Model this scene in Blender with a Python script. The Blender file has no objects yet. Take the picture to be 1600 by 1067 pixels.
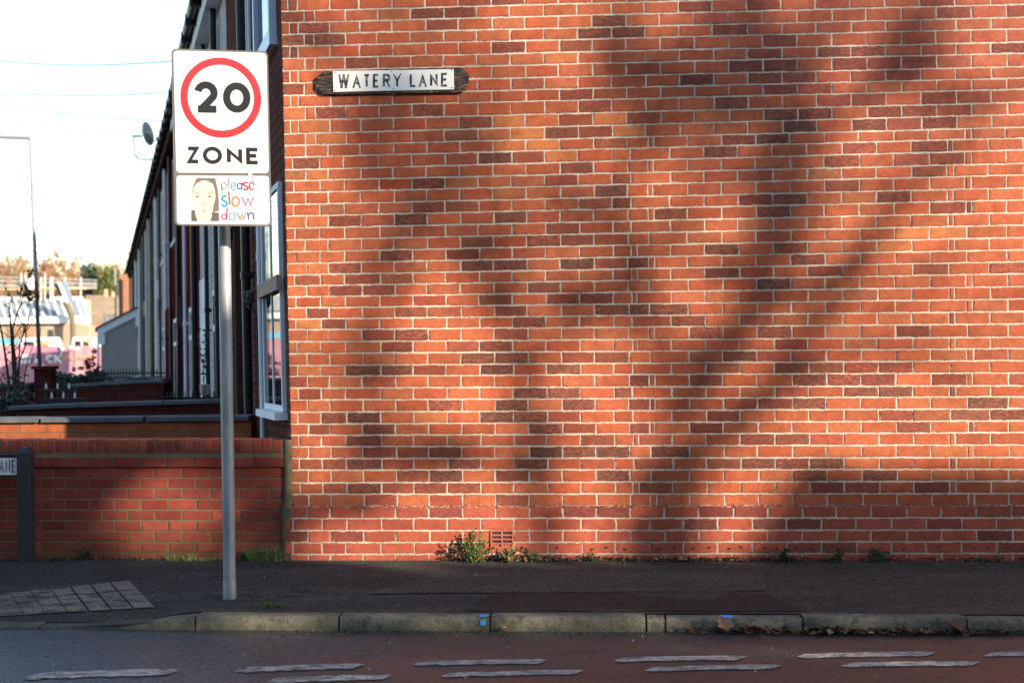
import bpy, bmesh, math, random
from mathutils import Vector, Matrix, Quaternion, noise
R = math.radians
C = bpy.context.scene.collection
SC = bpy.context.scene
rnd = random.Random(7)

# ------------------------------------------------------------------ camera
F = 2222.2           # focal length in photo pixels (50 mm on 36 mm at 1600 px)
ROLL = 0.009
CAMZ = 1.58
CR = Vector((math.cos(ROLL), 0, -math.sin(ROLL)))
CU = Vector((math.sin(ROLL), 0, math.cos(ROLL)))
CF = Vector((0, 1, 0))
CAM = Vector((0, 0, CAMZ))
cam_data = bpy.data.cameras.new('camera')
cam = bpy.data.objects.new('camera', cam_data)
C.objects.link(cam)
m = Matrix((CR, CU, -CF)).transposed().to_4x4()
m.translation = CAM
cam.matrix_world = m
cam_data.lens = 50
cam_data.sensor_width = 36
cam_data.clip_start = 0.1
cam_data.clip_end = 4000
cam_data.dof.use_dof = True
cam_data.dof.focus_distance = 9.9
cam_data.dof.aperture_fstop = 2.2
SC.camera = cam

# ------------------------------------------------------------------ light
SUN_AZ = R(50)       # towards the right of "straight behind the camera"
SUN_EL = R(18)
LV = Vector((math.sin(SUN_AZ) * math.cos(SUN_EL), -math.cos(SUN_AZ) * math.cos(SUN_EL), math.sin(SUN_EL)))  # towards the sun
w = bpy.data.worlds.new('World')
SC.world = w
w.use_nodes = True
wn = w.node_tree
sky = wn.nodes.new('ShaderNodeTexSky')
sky.sky_type = 'NISHITA'
sky.sun_disc = False
sky.sun_elevation = SUN_EL
sky.sun_rotation = math.atan2(LV.x, LV.y)
sky.air_density = 1.0
sky.dust_density = 0.4
sky.ozone_density = 1.0
bg = wn.nodes['Background']
wn.links.new(sky.outputs[0], bg.inputs[0])
bg.inputs[1].default_value = 0.11
sd = bpy.data.lights.new('sun', 'SUN')
sd.energy = 4.0
sd.angle = R(0.53)
sd.color = (1.0, 0.86, 0.68)
so = bpy.data.objects.new('sun', sd)
so.rotation_mode = 'QUATERNION'
so.rotation_quaternion = LV.to_track_quat('Z', 'Y')
C.objects.link(so)
SC.view_settings.view_transform = 'Standard'
SC.view_settings.look = 'None'
SC.view_settings.exposure = 1.72
SC.view_settings.gamma = 1

# ------------------------------------------------------------------ geometry helpers
def P(px, py, Y):
    """the point at depth Y seen at photo pixel (px, py)"""
    d = CF + CR * ((px - 800) / F) + CU * ((533.5 - py) / F)
    return CAM + d * Y

def onplane(px, py, p0, n):
    d = CF + CR * ((px - 800) / F) + CU * ((533.5 - py) / F)
    t = (p0 - CAM).dot(n) / d.dot(n)
    return CAM + d * t

def onz(px, py, z):
    return onplane(px, py, Vector((0, 0, z)), Vector((0, 0, 1)))

W0 = P(485, 541, 10.364); W0.z = 0
W1 = P(1450, 541, 10.077); W1.z = 0
WE = (W1 - W0).normalized()                   # along the gable wall
WN = Vector((WE.y, -WE.x, 0))                 # out of the gable wall, towards the camera
def onwall(px, py, n=0.0):
    return onplane(px, py, W0 + WN * n, WN)
CO = onwall(451.5, 541); CO.z = 0             # the corner of the end house
def U(px, py=290):
    return (onwall(px, py) - CO).dot(WE)
def WP(u, z, n=0.0):
    return CO + WE * u + WN * n + Vector((0, 0, z))

FA = math.atan(646 / F)
FD = Vector((-math.sin(FA), math.cos(FA), 0)) # along the terrace, away from the camera
FN = Vector((-math.cos(FA), -math.sin(FA), 0))# out of the terrace front
LEAN = 0.014
SLOPE = 0.02
def FP(t, z, n=0.0):
    """terrace front: t metres along from the corner, z above the local ground, n out of the wall"""
    p = CO + FD * t + FN * n
    return Vector((p.x - LEAN * (z - 1.58) * max(0, 1 - t / 14), p.y, z - SLOPE * t))
def TX(px, n=0.0):
    """t on the terrace front seen at photo column px at eye height"""
    p0 = CO + FN * n
    q = onplane(px, 541, p0, FN)
    return (q - p0).dot(FD)

def s2l(c):
    return tuple((x / 12.92 if x <= 0.04045 else ((x + 0.055) / 1.055) ** 2.4) for x in c)
def hexc(h):
    return s2l(tuple(int(h[i:i + 2], 16) / 255 for i in (0, 2, 4)))

class MB:
    def __init__(self):
        self.v = []; self.f = []; self.mi = []; self.uv = []; self.col = []; self.at = []; self.sm = []
    def face(self, pts, mi=0, uv=None, col=None, at=None, smooth=False):
        i = len(self.v)
        self.v += [Vector(p) for p in pts]
        self.f.append(tuple(range(i, i + len(pts))))
        self.mi.append(mi)
        self.uv.append(uv or [(0, 0)] * len(pts))
        self.col.append(col); self.at.append(at); self.sm.append(smooth)
    def grid(self, rows, mi=0, closed=False, smooth=True, col=None):
        """rows: list of lists of points, shared vertices"""
        i0 = len(self.v); n = len(rows[0])
        for r in rows: self.v += [Vector(p) for p in r]
        for a in range(len(rows) - 1):
            for b in range(n if closed else n - 1):
                c = (b + 1) % n
                self.f.append((i0 + a * n + b, i0 + a * n + c, i0 + (a + 1) * n + c, i0 + (a + 1) * n + b))
                self.mi.append(mi); self.uv.append([(0, 0)] * 4); self.col.append(col); self.at.append(None); self.sm.append(smooth)
    def hexa(self, a, b, mi=0, col=None):
        """a: 4 points of one end (ring order), b: the matching 4 of the other"""
        self.face([a[3], a[2], a[1], a[0]], mi, col=col); self.face(b, mi, col=col)
        for i in range(4):
            j = (i + 1) % 4
            self.face([a[i], a[j], b[j], b[i]], mi, col=col)
    def box(self, o, ex, ey, ez, mi=0, col=None):
        """box from corner o with edge vectors"""
        o = Vector(o); ex = Vector(ex); ey = Vector(ey); ez = Vector(ez)
        self.hexa([o, o + ex, o + ex + ey, o + ey], [o + ez, o + ex + ez, o + ex + ey + ez, o + ey + ez], mi, col)
    def tube(self, pts, rad, sides=8, mi=0, cap=True, col=None, smooth=True):
        pts = [Vector(p) for p in pts]
        if not isinstance(rad, (list, tuple)): rad = [rad] * len(pts)
        t = (pts[1] - pts[0]).normalized()
        a = t.orthogonal().normalized()
        rows = []
        for i, p in enumerate(pts):
            t2 = (pts[min(i + 1, len(pts) - 1)] - pts[max(i - 1, 0)]).normalized()
            q = t.rotation_difference(t2); a = (q @ a).normalized(); t = t2
            b = t.cross(a)
            rows.append([p + (a * math.cos(k * 2 * math.pi / sides) + b * math.sin(k * 2 * math.pi / sides)) * rad[i] for k in range(sides)])
        self.grid(rows, mi, True, smooth, col)
        if cap:
            self.face(list(reversed(rows[0])), mi, col=col); self.face(rows[-1], mi, col=col)
    def disc(self, c, n, r, sides=16, mi=0, col=None):
        n = Vector(n).normalized(); a = n.orthogonal().normalized(); b = n.cross(a)
        self.face([Vector(c) + (a * math.cos(k * 2 * math.pi / sides) + b * math.sin(k * 2 * math.pi / sides)) * r for k in range(sides)], mi, col=col)
    def build(self, name, mats, parent=None, bevel=0):
        if not isinstance(mats, (list, tuple)): mats = [mats]
        me = bpy.data.meshes.new(name)
        off = Vector((0, 0, 0))
        if parent is not None:
            r = parent
            while r.parent is not None: r = r.parent
            off = r.location.copy()
        elif self.v:
            xs = [p.x for p in self.v]; ys = [p.y for p in self.v]; zs = [p.z for p in self.v]
            off = Vector(((min(xs) + max(xs)) / 2, (min(ys) + max(ys)) / 2, min(zs)))
        me.from_pydata([p - off for p in self.v], [], self.f)
        for mt in mats: me.materials.append(mt)
        me.polygons.foreach_set('material_index', self.mi)
        me.polygons.foreach_set('use_smooth', self.sm)
        if any(any(x != (0, 0) for x in u) for u in self.uv):
            ul = me.uv_layers.new(name='UVMap')
            ul.data.foreach_set('uv', [x for u in self.uv for q in u for x in q])
        if any(c is not None for c in self.col):
            ca = me.color_attributes.new('Col', 'FLOAT_COLOR', 'CORNER')
            fl = []
            for f, c in zip(self.f, self.col):
                c = c or (1, 1, 1)
                for _ in f: fl += [c[0], c[1], c[2], c[3] if len(c) > 3 else 0.0]
            ca.data.foreach_set('color', fl)
        if any(a is not None for a in self.at):
            aa = me.attributes.new('edge', 'FLOAT', 'CORNER')
            fl = []
            for f, a in zip(self.f, self.at):
                fl += list(a) if a else [0.0] * len(f)
            aa.data.foreach_set('value', fl)
        me.update()
        o = bpy.data.objects.new(name, me)
        C.objects.link(o)
        if parent is not None: o.parent = parent
        else: o.location = off
        if bevel:
            bm = bmesh.new(); bm.from_mesh(me)
            bmesh.ops.remove_doubles(bm, verts=bm.verts, dist=1e-5)
            bmesh.ops.recalc_face_normals(bm, faces=bm.faces)
            es = [e for e in bm.edges if len(e.link_faces) == 2 and e.calc_face_angle(0) > 0.6]
            bmesh.ops.bevel(bm, geom=es, offset=bevel, segments=2, affect='EDGES', profile=0.5)
            bm.to_mesh(me); bm.free()
        return o

def thing(name, label, cat, loc, group=None):
    o = bpy.data.objects.new(name, None)
    o.empty_display_size = 0.2
    C.objects.link(o); o.location = Vector(loc)
    o['label'] = label; o['category'] = cat
    if group: o['group'] = group
    return o
def tag(o, label, cat, group=None):
    o['label'] = label; o['category'] = cat
    if group: o['group'] = group
    return o
def struct(o, kind='structure'):
    o['kind'] = kind
    return o

# ------------------------------------------------------------------ material helpers
class NT:
    def __init__(self, name):
        self.m = bpy.data.materials.new(name); self.m.use_nodes = True
        self.t = self.m.node_tree; self.b = self.t.nodes['Principled BSDF']
    def n(self, typ, **kw):
        x = self.t.nodes.new('ShaderNode' + typ)
        for k, v in kw.items():
            if k.startswith('i_'):
                x.inputs[int(k[2:]) if k[2:].isdigit() else k[2:].replace('_', ' ')].default_value = v
            else: setattr(x, k, v)
        return x
    def l(self, a, b): self.t.links.new(a, b)
    def coord(self, scale=(1, 1, 1), kind='Object'):
        tc = self.n('TexCoord'); mp = self.n('Mapping')
        mp.inputs['Scale'].default_value = scale
        self.l(tc.outputs[kind], mp.inputs[0]); return mp.outputs[0]
    def geo(self, scale=(1, 1, 1)):
        g = self.n('NewGeometry'); mp = self.n('Mapping'); mp.inputs['Scale'].default_value = scale
        self.l(g.outputs['Position'], mp.inputs[0]); return mp.outputs[0]
    def noise(self, vec, scale, detail=4, rough=0.55, dist=0):
        x = self.n('TexNoise'); x.inputs['Scale'].default_value = scale; x.inputs['Detail'].default_value = detail
        x.inputs['Roughness'].default_value = rough; x.inputs['Distortion'].default_value = dist
        self.l(vec, x.inputs['Vector']); return x.outputs['Fac']
    def ramp(self, fac, stops):
        x = self.n('ValToRGB'); e = x.color_ramp.elements
        while len(e) < len(stops): e.new(0.5)
        for k, (p, c) in enumerate(stops):
            e[k].position = p
            e[k].color = (c, c, c, 1) if not isinstance(c, (tuple, list)) else tuple(c[:3]) + (1,)
        self.l(fac, x.inputs[0]); return x.outputs[0]
    def mix(self, fac, a, b, mode='MIX'):
        x = self.n('Mix', data_type='RGBA', blend_type=mode)
        for s, v in ((x.inputs[0], fac), (x.inputs[6], a), (x.inputs[7], b)):
            if isinstance(v, (int, float)): s.default_value = v if s == x.inputs[0] else (v, v, v, 1)
            elif isinstance(v, (tuple, list)): s.default_value = tuple(v[:3]) + (1,)
            else: self.l(v, s)
        return x.outputs[2]
    def math(self, op, a, b=0.0):
        x = self.n('Math', operation=op)
        for s, v in ((x.inputs[0], a), (x.inputs[1], b)):
            if isinstance(v, (int, float)): s.default_value = v
            else: self.l(v, s)
        return x.outputs[0]
    def bump(self, h, strength=0.3, dist=0.01):
        x = self.n('Bump'); x.inputs['Strength'].default_value = strength; x.inputs['Distance'].default_value = dist
        self.l(h, x.inputs['Height']); self.l(x.outputs[0], self.b.inputs['Normal'])
    def fin(self, col=None, rough=0.8, metal=0, spec=0.5):
        if col is not None:
            if isinstance(col, (tuple, list)): self.b.inputs['Base Color'].default_value = tuple(col[:3]) + (1,)
            else: self.l(col, self.b.inputs['Base Color'])
        if isinstance(rough, (int, float)): self.b.inputs['Roughness'].default_value = rough
        else: self.l(rough, self.b.inputs['Roughness'])
        self.b.inputs['Metallic'].default_value = metal
        self.b.inputs['Specular IOR Level'].default_value = spec
        return self.m

def plain(name, col, rough=0.7, var=0.25, scale=6.0, metal=0, spec=0.5, bump=0.0, stretch=(1, 1, 1)):
    n = NT(name)
    v = n.geo(stretch)
    a = n.noise(v, scale, 5, 0.6); b = n.noise(v, scale * 9, 4, 0.6)
    f = n.math('ADD', n.math('MULTIPLY', a, 0.6), n.math('MULTIPLY', b, 0.4))
    lo = tuple(x * (1 - var) for x in col[:3]); hi = tuple(min(1, x * (1 + var)) for x in col[:3])
    c = n.ramp(f, [(0.3, lo), (0.7, hi)])
    if bump: n.bump(f, bump, 0.01)
    return n.fin(c, rough, metal, spec)

MORTAR = (0.54, 0.445, 0.36)
def brick_unit_mat(name, mort, moss=0.0, mossz=0.5):
    """for walls whose bricks are modelled one by one: Col = brick colour (alpha = burnt), edge = nearness to the joint"""
    n = NT(name)
    g = n.geo(); a = n.n('VertexColor', layer_name='Col')
    e = n.n('Attribute', attribute_name='edge')
    n1 = n.noise(g, 14, 5, 0.65); n2 = n.noise(g, 90, 4, 0.6); n3 = n.noise(n.geo((1, 1, 2.5)), 34, 6, 0.7, 0.6)
    c = n.mix(n.ramp(n1, [(0.32, 0.0), (0.68, 1.0)]), n.mix(1.0, a.outputs[0], (0.80, 0.74, 0.72), 'MULTIPLY'), n.mix(1.0, a.outputs[0], (1.14, 1.18, 1.2), 'MULTIPLY'))
    c = n.mix(n.ramp(n2, [(0.35, 0.35), (0.6, 0.0)]), c, (0.09, 0.035, 0.025))
    burn = n.math('MULTIPLY', n.ramp(n3, [(0.40, 0.0), (0.56, 1.0)]), a.outputs['Alpha'])
    c = n.mix(burn, c, (0.055, 0.030, 0.026))
    # mortar smeared over the arrises
    sm = n.math('ADD', e.outputs['Fac'], n.math('MULTIPLY', n.math('SUBTRACT', n.noise(g, 55, 3, 0.6), 0.5), 1.9))
    c = n.mix(n.ramp(e.outputs['Fac'], [(0.30, 0.0), (0.75, 0.45)]), c, n.mix(1.0, c, (0.55, 0.5, 0.5), 'MULTIPLY'))
    sm = n.ramp(sm, [(0.90, 0.0), (1.16, 0.8)])
    c = n.mix(sm, c, mort)
    so = n.ramp(n.math('ADD', n.math('MULTIPLY', n.noise(n.geo((1, 1, .6)), 0.9, 5, .65), .7), n.math('MULTIPLY', n.noise(g, 5, 4, .6), .3)), [(.46, 0.0), (.60, .26)])
    c = n.mix(so, c, n.mix(1.0, c, (.62, .52, .50), 'MULTIPLY'))
    spots = n.ramp(n.noise(g, 70, 2, 0.5), [(0.74, 0.0), (0.80, 0.6)])
    c = n.mix(spots, c, mort)
    if moss:
        z = n.n('SeparateXYZ'); n.l(n.geo(), z.inputs[0])
        mz = n.math('MULTIPLY', n.ramp(n.math('ADD', n.math('MULTIPLY', z.outputs[2], 1.0), n.math('MULTIPLY', n1, 0.35)), [(0.05, 1.0), (mossz, 0.0)]), moss)
        c = n.mix(mz, c, (0.10, 0.075, 0.035))
    h = n.math('ADD', n.math('MULTIPLY', n2, 0.5), n.math('MULTIPLY', n1, 0.8))
    n.bump(h, 0.45, 0.006)
    return n.fin(c, 0.85, 0, 0.25)
def mortar_mat(name, col, moss=None):
    n = NT(name); g = n.geo()
    a = n.noise(g, 3, 5, 0.6); b = n.noise(g, 120, 4, 0.6)
    c = n.ramp(a, [(0.3, tuple(x * 0.72 for x in col)), (0.65, tuple(min(1, x * 1.12) for x in col))])
    c = n.mix(n.ramp(b, [(0.35, 0.4), (0.6, 0.0)]), c, tuple(x * 0.45 for x in col))
    if moss:
        z = n.n('SeparateXYZ'); n.l(g, z.inputs[0])
        f = n.ramp(n.math('ADD', z.outputs[2], n.math('MULTIPLY', n.noise(g, 2.2, 4, 0.6), 0.9)), [(moss[1], 1.0), (moss[2], 0.0)])
        c = n.mix(f, c, moss[0])
    n.bump(b, 0.6, 0.004)
    return n.fin(c, 0.95, 0, 0.2)
def brick_tex_mat(name, c1, c2, mort, bw=0.235, bh=0.08, ms=0.010, rough=0.9):
    n = NT(name)
    tc = n.n('TexCoord')
    b = n.n('TexBrick')
    b.inputs['Scale'].default_value = 1.0
    b.inputs['Color1'].default_value = c1 + (1,); b.inputs['Color2'].default_value = c2 + (1,); b.inputs['Mortar'].default_value = mort + (1,)
    b.inputs['Mortar Size'].default_value = ms; b.inputs['Brick Width'].default_value = bw; b.inputs['Row Height'].default_value = bh
    b.inputs['Mortar Smooth'].default_value = 0.2
    n.l(tc.outputs['UV'], b.inputs['Vector'])
    g = n.geo(); x = n.noise(g, 7, 5, 0.65)
    c = n.mix(n.ramp(x, [(0.3, 0.75), (0.7, 0.0)]), b.outputs['Color'], tuple(v * 0.4 for v in c1))
    n.bump(n.math('SUBTRACT', n.math('MULTIPLY', n.noise(g, 60, 3), 0.4), b.outputs['Fac']), 0.5, 0.006)
    return n.fin(c, rough, 0, 0.0)

M = {}
M['gable_brick'] = brick_unit_mat('gable_brick', MORTAR)
M['gable_mortar'] = mortar_mat('gable_mortar', MORTAR, ((0.16, 0.15, 0.09), 0.25, 0.75))
M['garden_brick'] = brick_unit_mat('garden_brick', (0.14, 0.10, 0.06), 0.4, 0.5)
M['garden_mortar'] = mortar_mat('garden_mortar', (0.155, 0.118, 0.072), ((0.085, 0.088, 0.026), 0.35, 0.85))
M['hole'] = plain('drilled_hole', (0.02, 0.016, 0.014), 0.9)
M['front_brick'] = brick_tex_mat('front_brick', (0.20, 0.085, 0.065), (0.13, 0.055, 0.05), (0.05, 0.045, 0.042))
M['brown_brick'] = brick_tex_mat('brown_brick', (0.13, 0.065, 0.05), (0.08, 0.042, 0.036), (0.09, 0.075, 0.065))
M['red_paint_brick'] = brick_tex_mat('red_painted_brick', (0.14, 0.022, 0.020), (0.12, 0.018, 0.018), (0.10, 0.016, 0.016), rough=0.6)
M['white_paint_brick'] = brick_tex_mat('white_painted_brick', (0.62, 0.62, 0.62), (0.58, 0.58, 0.58), (0.40, 0.40, 0.40))
M['pale_brick'] = brick_tex_mat('pale_painted_brick', (0.60, 0.50, 0.46), (0.40, 0.30, 0.27), (0.30, 0.26, 0.24))
M['orange_brick'] = brick_tex_mat('orange_brick', (0.40, 0.15, 0.08), (0.34, 0.12, 0.06), (0.42, 0.34, 0.27))
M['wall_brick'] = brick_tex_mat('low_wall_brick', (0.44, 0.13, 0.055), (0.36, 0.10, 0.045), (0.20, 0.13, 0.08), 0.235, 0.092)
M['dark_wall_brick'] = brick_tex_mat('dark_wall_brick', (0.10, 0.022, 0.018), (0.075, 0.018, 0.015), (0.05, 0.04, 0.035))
M['coping'] = plain('coping_stone', (0.10, 0.098, 0.105), 0.8, 0.35, 5, spec=0.2, bump=0.3)
M['white_upvc'] = plain('white_upvc', (0.80, 0.81, 0.82), 0.35, 0.05, spec=0.0)
M['white_paint'] = plain('white_paint', (0.76, 0.77, 0.78), 0.5, 0.12, spec=0.0)
M['cream_paint'] = plain('cream_paint', (0.60, 0.56, 0.42), 0.5, 0.12, spec=0.0)
M['black_pipe'] = plain('black_pipe', (0.014, 0.015, 0.018), 0.45, 0.3, spec=0.25)
M['brown_frame'] = plain('brown_timber', (0.075, 0.045, 0.036), 0.6, 0.4, spec=0.0)
M['dark_red'] = plain('dark_red_paint', (0.13, 0.02, 0.018), 0.45, 0.2, spec=0.0)
M['purple'] = plain('purple_paint', (0.055, 0.016, 0.030), 0.45, 0.2, spec=0.0)
M['slate'] = plain('roof_slate', (0.075, 0.072, 0.078), 0.7, 0.5, 9, spec=0.12, bump=0.4)
M['grey_render'] = plain('pebbledash', (0.30, 0.285, 0.27), 0.95, 0.4, 25, bump=0.8)
M['grey_metal'] = plain('dull_metal', (0.30, 0.31, 0.32), 0.45, 0.15, metal=0.7)
M['iron'] = plain('black_iron', (0.012, 0.012, 0.014), 0.5, 0.2)
def glass_mat():
    n = NT('window_glass'); return n.fin((0.015, 0.02, 0.022), 0.03, 0, 0.9)
M['glass'] = glass_mat()

# ------------------------------------------------------------------ ground, road, pavement
def asphalt(name, c, patch, gloss=(0.55, 0.85), red=None, wet=None, spec=0.5, speck=0.3):
    n = NT(name); g = n.geo()
    a = n.noise(n.geo((0.55, 1.6, 1)), 1.3, 6, 0.62, 0.4); b = n.noise(g, 130, 3, 0.7); d = n.noise(g, 22, 4, 0.6)
    col = n.ramp(a, [(0.28, tuple(x * (1 - patch) for x in c)), (0.72, tuple(x * (1 + patch) for x in c))])
    if red:
        x = n.n('SeparateXYZ'); n.l(g, x.inputs[0])
        e = n.math('ADD', n.math('ADD', x.outputs[1], n.math('MULTIPLY', x.outputs[0], -0.10)), n.math('MULTIPLY', n.noise(n.geo((0.5, 2, 1)), 1.7, 5, 0.6), 0.9))
        f = n.ramp(n.math('MULTIPLY', e, 0.1), [(0.748, 1.0), (0.776, 0.0)])
        col = n.mix(f, col, n.mix(d, tuple(q * 0.8 for q in red), tuple(q * 1.2 for q in red)))
    col = n.mix(n.ramp(b, [(0.42, 0.85), (0.54, 0.0)]), col, tuple(x * 0.25 for x in c))
    g2 = n.noise(n.geo((1, .55, 1)), 48, 2, 0.6); g3 = n.noise(n.geo((1, .6, 1)), 85, 2, 0.6)
    col = n.mix(n.ramp(g2, [(0.40, 0.7), (0.55, 0.0)]), col, tuple(x * 0.30 for x in c))
    col = n.mix(n.ramp(g3, [(0.60, 0.0), (0.70, speck)]), col, (0.26, 0.24, 0.22))
    col = n.mix(n.ramp(d, [(0.42, 0.4), (0.60, 0.0)]), col, tuple(x * 0.45 for x in c))
    vr = n.n('TexVoronoi', feature='DISTANCE_TO_EDGE'); vr.inputs['Scale'].default_value = 0.75
    dw = n.n('VectorMath', operation='ADD'); nz = n.n('TexNoise'); nz.inputs['Scale'].default_value = 3; n.l(g, nz.inputs['Vector'])
    n.l(g, dw.inputs[0]); n.l(nz.outputs['Color'], dw.inputs[1]); n.l(dw.outputs[0], vr.inputs['Vector'])
    col = n.mix(n.math('MULTIPLY', n.ramp(vr.outputs['Distance'], [(0.004, 0.8), (0.014, 0.0)]), n.ramp(a, [(.45, 0.0), (.6, 1.0)])), col, (0.012, 0.011, 0.010))
    n.bump(n.math('ADD', n.math('ADD', b, g2), n.math('MULTIPLY', d, 0.6)), 0.40 if wet else 0.9, 0.010)
    r = n.ramp(n.noise(n.geo((0.6, 1.2, 1)), 2.0, 5, 0.65), [(0.3, gloss[0]), (0.7, gloss[1])])
    if wet:
        x = n.n('SeparateXYZ'); n.l(g, x.inputs[0])
        wf_ = n.math('ADD', n.math('MULTIPLY', x.outputs[0], -0.35), n.math('MULTIPLY', n.noise(n.geo((.7, 1.4, 1)), 1.6, 5, .65), 1.0))
        wv = n.ramp(wf_, [(0.80, 0.0), (1.0, 1.0)])
        r = n.mix(wv, r, n.ramp(g2, [(.35, .42), (.6, .16)]))
    return n.fin(col, r, 0, spec)
M['road'] = asphalt('road_asphalt', (0.058, 0.056, 0.056), 0.4, (0.36, 0.60), red=(0.088, 0.046, 0.037), spec=0.6, wet=1)
M['pave'] = asphalt('pavement_asphalt', (0.080, 0.074, 0.066), 0.6, (0.75, 0.95), speck=.7, spec=0.15)
M['pave2'] = asphalt('pavement_patch_asphalt', (0.060, 0.047, 0.043), 0.25, (0.75, 0.95), spec=0.15)
M['soil'] = plain('bare_ground', (0.07, 0.06, 0.045), 0.95, 0.4, 0.6, bump=0.5)

mb = MB()
ys = [-600, -12, 8.4, 10.6, 40, 120, 400, 2500]; zs = [-0.11, -0.11, -0.11, -0.03, -0.62, -2.2, -2.2, -2.2]
xs = [-2500, -200, -60, -20, 0, 20, 60, 200, 2500]
mb.grid([[(x, y, z) for x in xs] for y, z in zip(ys, zs)])
struct(mb.build('ground', M['soil']))

RZ = -0.075
KO = onz(700, 965, 0.0)                        # a point on the kerb's front top edge
KE = WE.copy(); KN = WN.copy()
def KP(s, z, n):                               # along the kerb from KO, n towards the road
    return KO + KE * s + KN * n + Vector((0, 0, z))
def KS(px): return (onz(px, 967, 0.0) - KO).dot(KE)
S_DROP0 = KS(300); S_DROP1 = KS(165)
mb = MB()
mb.face([KP(-70, RZ, -0.05), KP(-70, RZ, 9.0), KP(70, RZ, 9.0), KP(70, RZ, -0.05)][::-1])
struct(mb.build('road', M['road']))
# side street on the left of the terrace's front gardens
mb = MB()
def SP(t, n):
    p = CO + FD * t + FN * n
    gz = -0.13 if p.y < 8.4 else (-0.13 + (p.y - 8.4) / 2.2 * 0.10 if p.y < 10.6 else -0.03 - (p.y - 10.6) * 0.0200)
    return Vector((p.x, p.y, gz + 0.02))
tt = [0.4, 3, 10, 20, 30, 45, 60, 80, 100]
mb.grid([[SP(t, n) for n in (13.0, 10, 6.2)] for t in tt], smooth=False)
struct(mb.build('side_street', M['road']))

# pavement: from the kerb to the wall, falling to the dropped kerb at the left
def droop(s):
    if s > S_DROP0: return 0.0
    k = min(1, (S_DROP0 - s) / (S_DROP0 - S_DROP1))
    return -0.064 * k * k * (3 - 2 * k)
mb = MB()
ss = [-60, -20, -8, -6, -5] + [-4.6 + .1 * i for i in range(36)] + [-0.8, 0, 2, 4, 6, 20, 60]
def PAVE(s, f):
    pa = KP(s, 0, -0.125); pb = WP((pa - CO).dot(WE), 0, -0.02)
    p = pa.lerp(pb, f)
    p.z = droop(s) * max(0, 1 - f * 1.25) + 0.018 * noise.noise((p.x * 0.8, p.y * 1.6, 0)) * math.sin(f * math.pi) + 0.006
    return p
mb.grid([[PAVE(s, f / 8) for f in range(9)] for s in ss])
struct(mb.build('pavement', M['pave']))
M['pave3'] = asphalt('pale_pavement_asphalt', (0.105, 0.094, 0.078), 0.45, (0.75, 0.95), speck=.8, spec=0.15)
# repaired patch in the pavement
mb = MB()
def sheet(name, pts, mat, z0, dz=0.004):
    b = MB()
    b.face([Vector((p.x, p.y, p.z + dz)) for p in pts])
    return struct(b.build(name, mat))
def pave_pts(pl, lift=0.012):
    out = []
    for px, py in pl:
        q = onz(px, py, 0.006)
        for _ in range(6):
            s = (q - KO).dot(KE); base = KP(s, 0, -0.125); end = WP((base - CO).dot(WE), 0, -0.02); f = (base - q).dot(KN) / (base - end).dot(KN)
            q = onz(px, py, PAVE(s, max(0, min(1, f))).z + lift)
        out.append(q)
    return out
def fine_patch(name, pl, mat, lift, nx=16, ny=6):
    """a sheet following the pavement, pl = four photo corners (far left, far right, near right, near left)"""
    b = MB(); rows = []
    for j in range(ny + 1):
        r = []
        for i in range(nx + 1):
            u = i / nx; v = j / ny
            x = (pl[0][0] * (1 - u) + pl[1][0] * u) * (1 - v) + (pl[3][0] * (1 - u) + pl[2][0] * u) * v
            y = (pl[0][1] * (1 - u) + pl[1][1] * u) * (1 - v) + (pl[3][1] * (1 - u) + pl[2][1] * u) * v
            if j in (0, ny): y += rnd.uniform(-0.5, 0.5)
            if i in (0, nx): x += rnd.uniform(-2, 2)
            r.append((x, y))
        rows.append(pave_pts(r, lift))
    b.grid(rows[::-1]); return struct(b.build(name, mat))
fine_patch('pavement_patch', [(775, 924), (1190, 926), (1262, 954.5), (722, 954)], M['pave2'], 0.004)
fine_patch('pavement_patch', [(668, 897), (1194, 892), (1197, 922), (575, 927)], M['pave3'], 0.007)
def tactile_mat():
    n = NT('worn_paving_slabs'); g = n.geo()
    a = n.noise(g, 4, 5, 0.6); d = n.noise(g, 60, 4, 0.6)
    c = n.ramp(a, [(0.3, (0.16, 0.138, 0.105)), (0.7, (0.25, 0.22, 0.17))])
    c = n.mix(n.ramp(n.noise(n.geo((1, 2, 1)), 5, 4, 0.7), [(0.48, 0.0), (0.60, 0.85)]), c, (0.06, 0.054, 0.048))
    c = n.mix(n.ramp(d, [(0.38, 0.5), (0.55, 0.0)]), c, (0.06, 0.05, 0.045))
    n.bump(d, 0.5, 0.006); return n.fin(c, 0.95, 0, 0.1)
M['tactile'] = tactile_mat()
slabs = MB()
A, B, D, E = (-170, 945), (203, 906), (243, 948), (-170, 972)
def tac(u, v):
    return (A[0] + (B[0] - A[0]) * u + ((E[0] - A[0]) * (1 - u) + (D[0] - B[0]) * u) * v,
            A[1] + (B[1] - A[1]) * u + ((E[1] - A[1]) * (1 - u) + (D[1] - B[1]) * u) * v)
nu, nv = 12, 3
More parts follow.
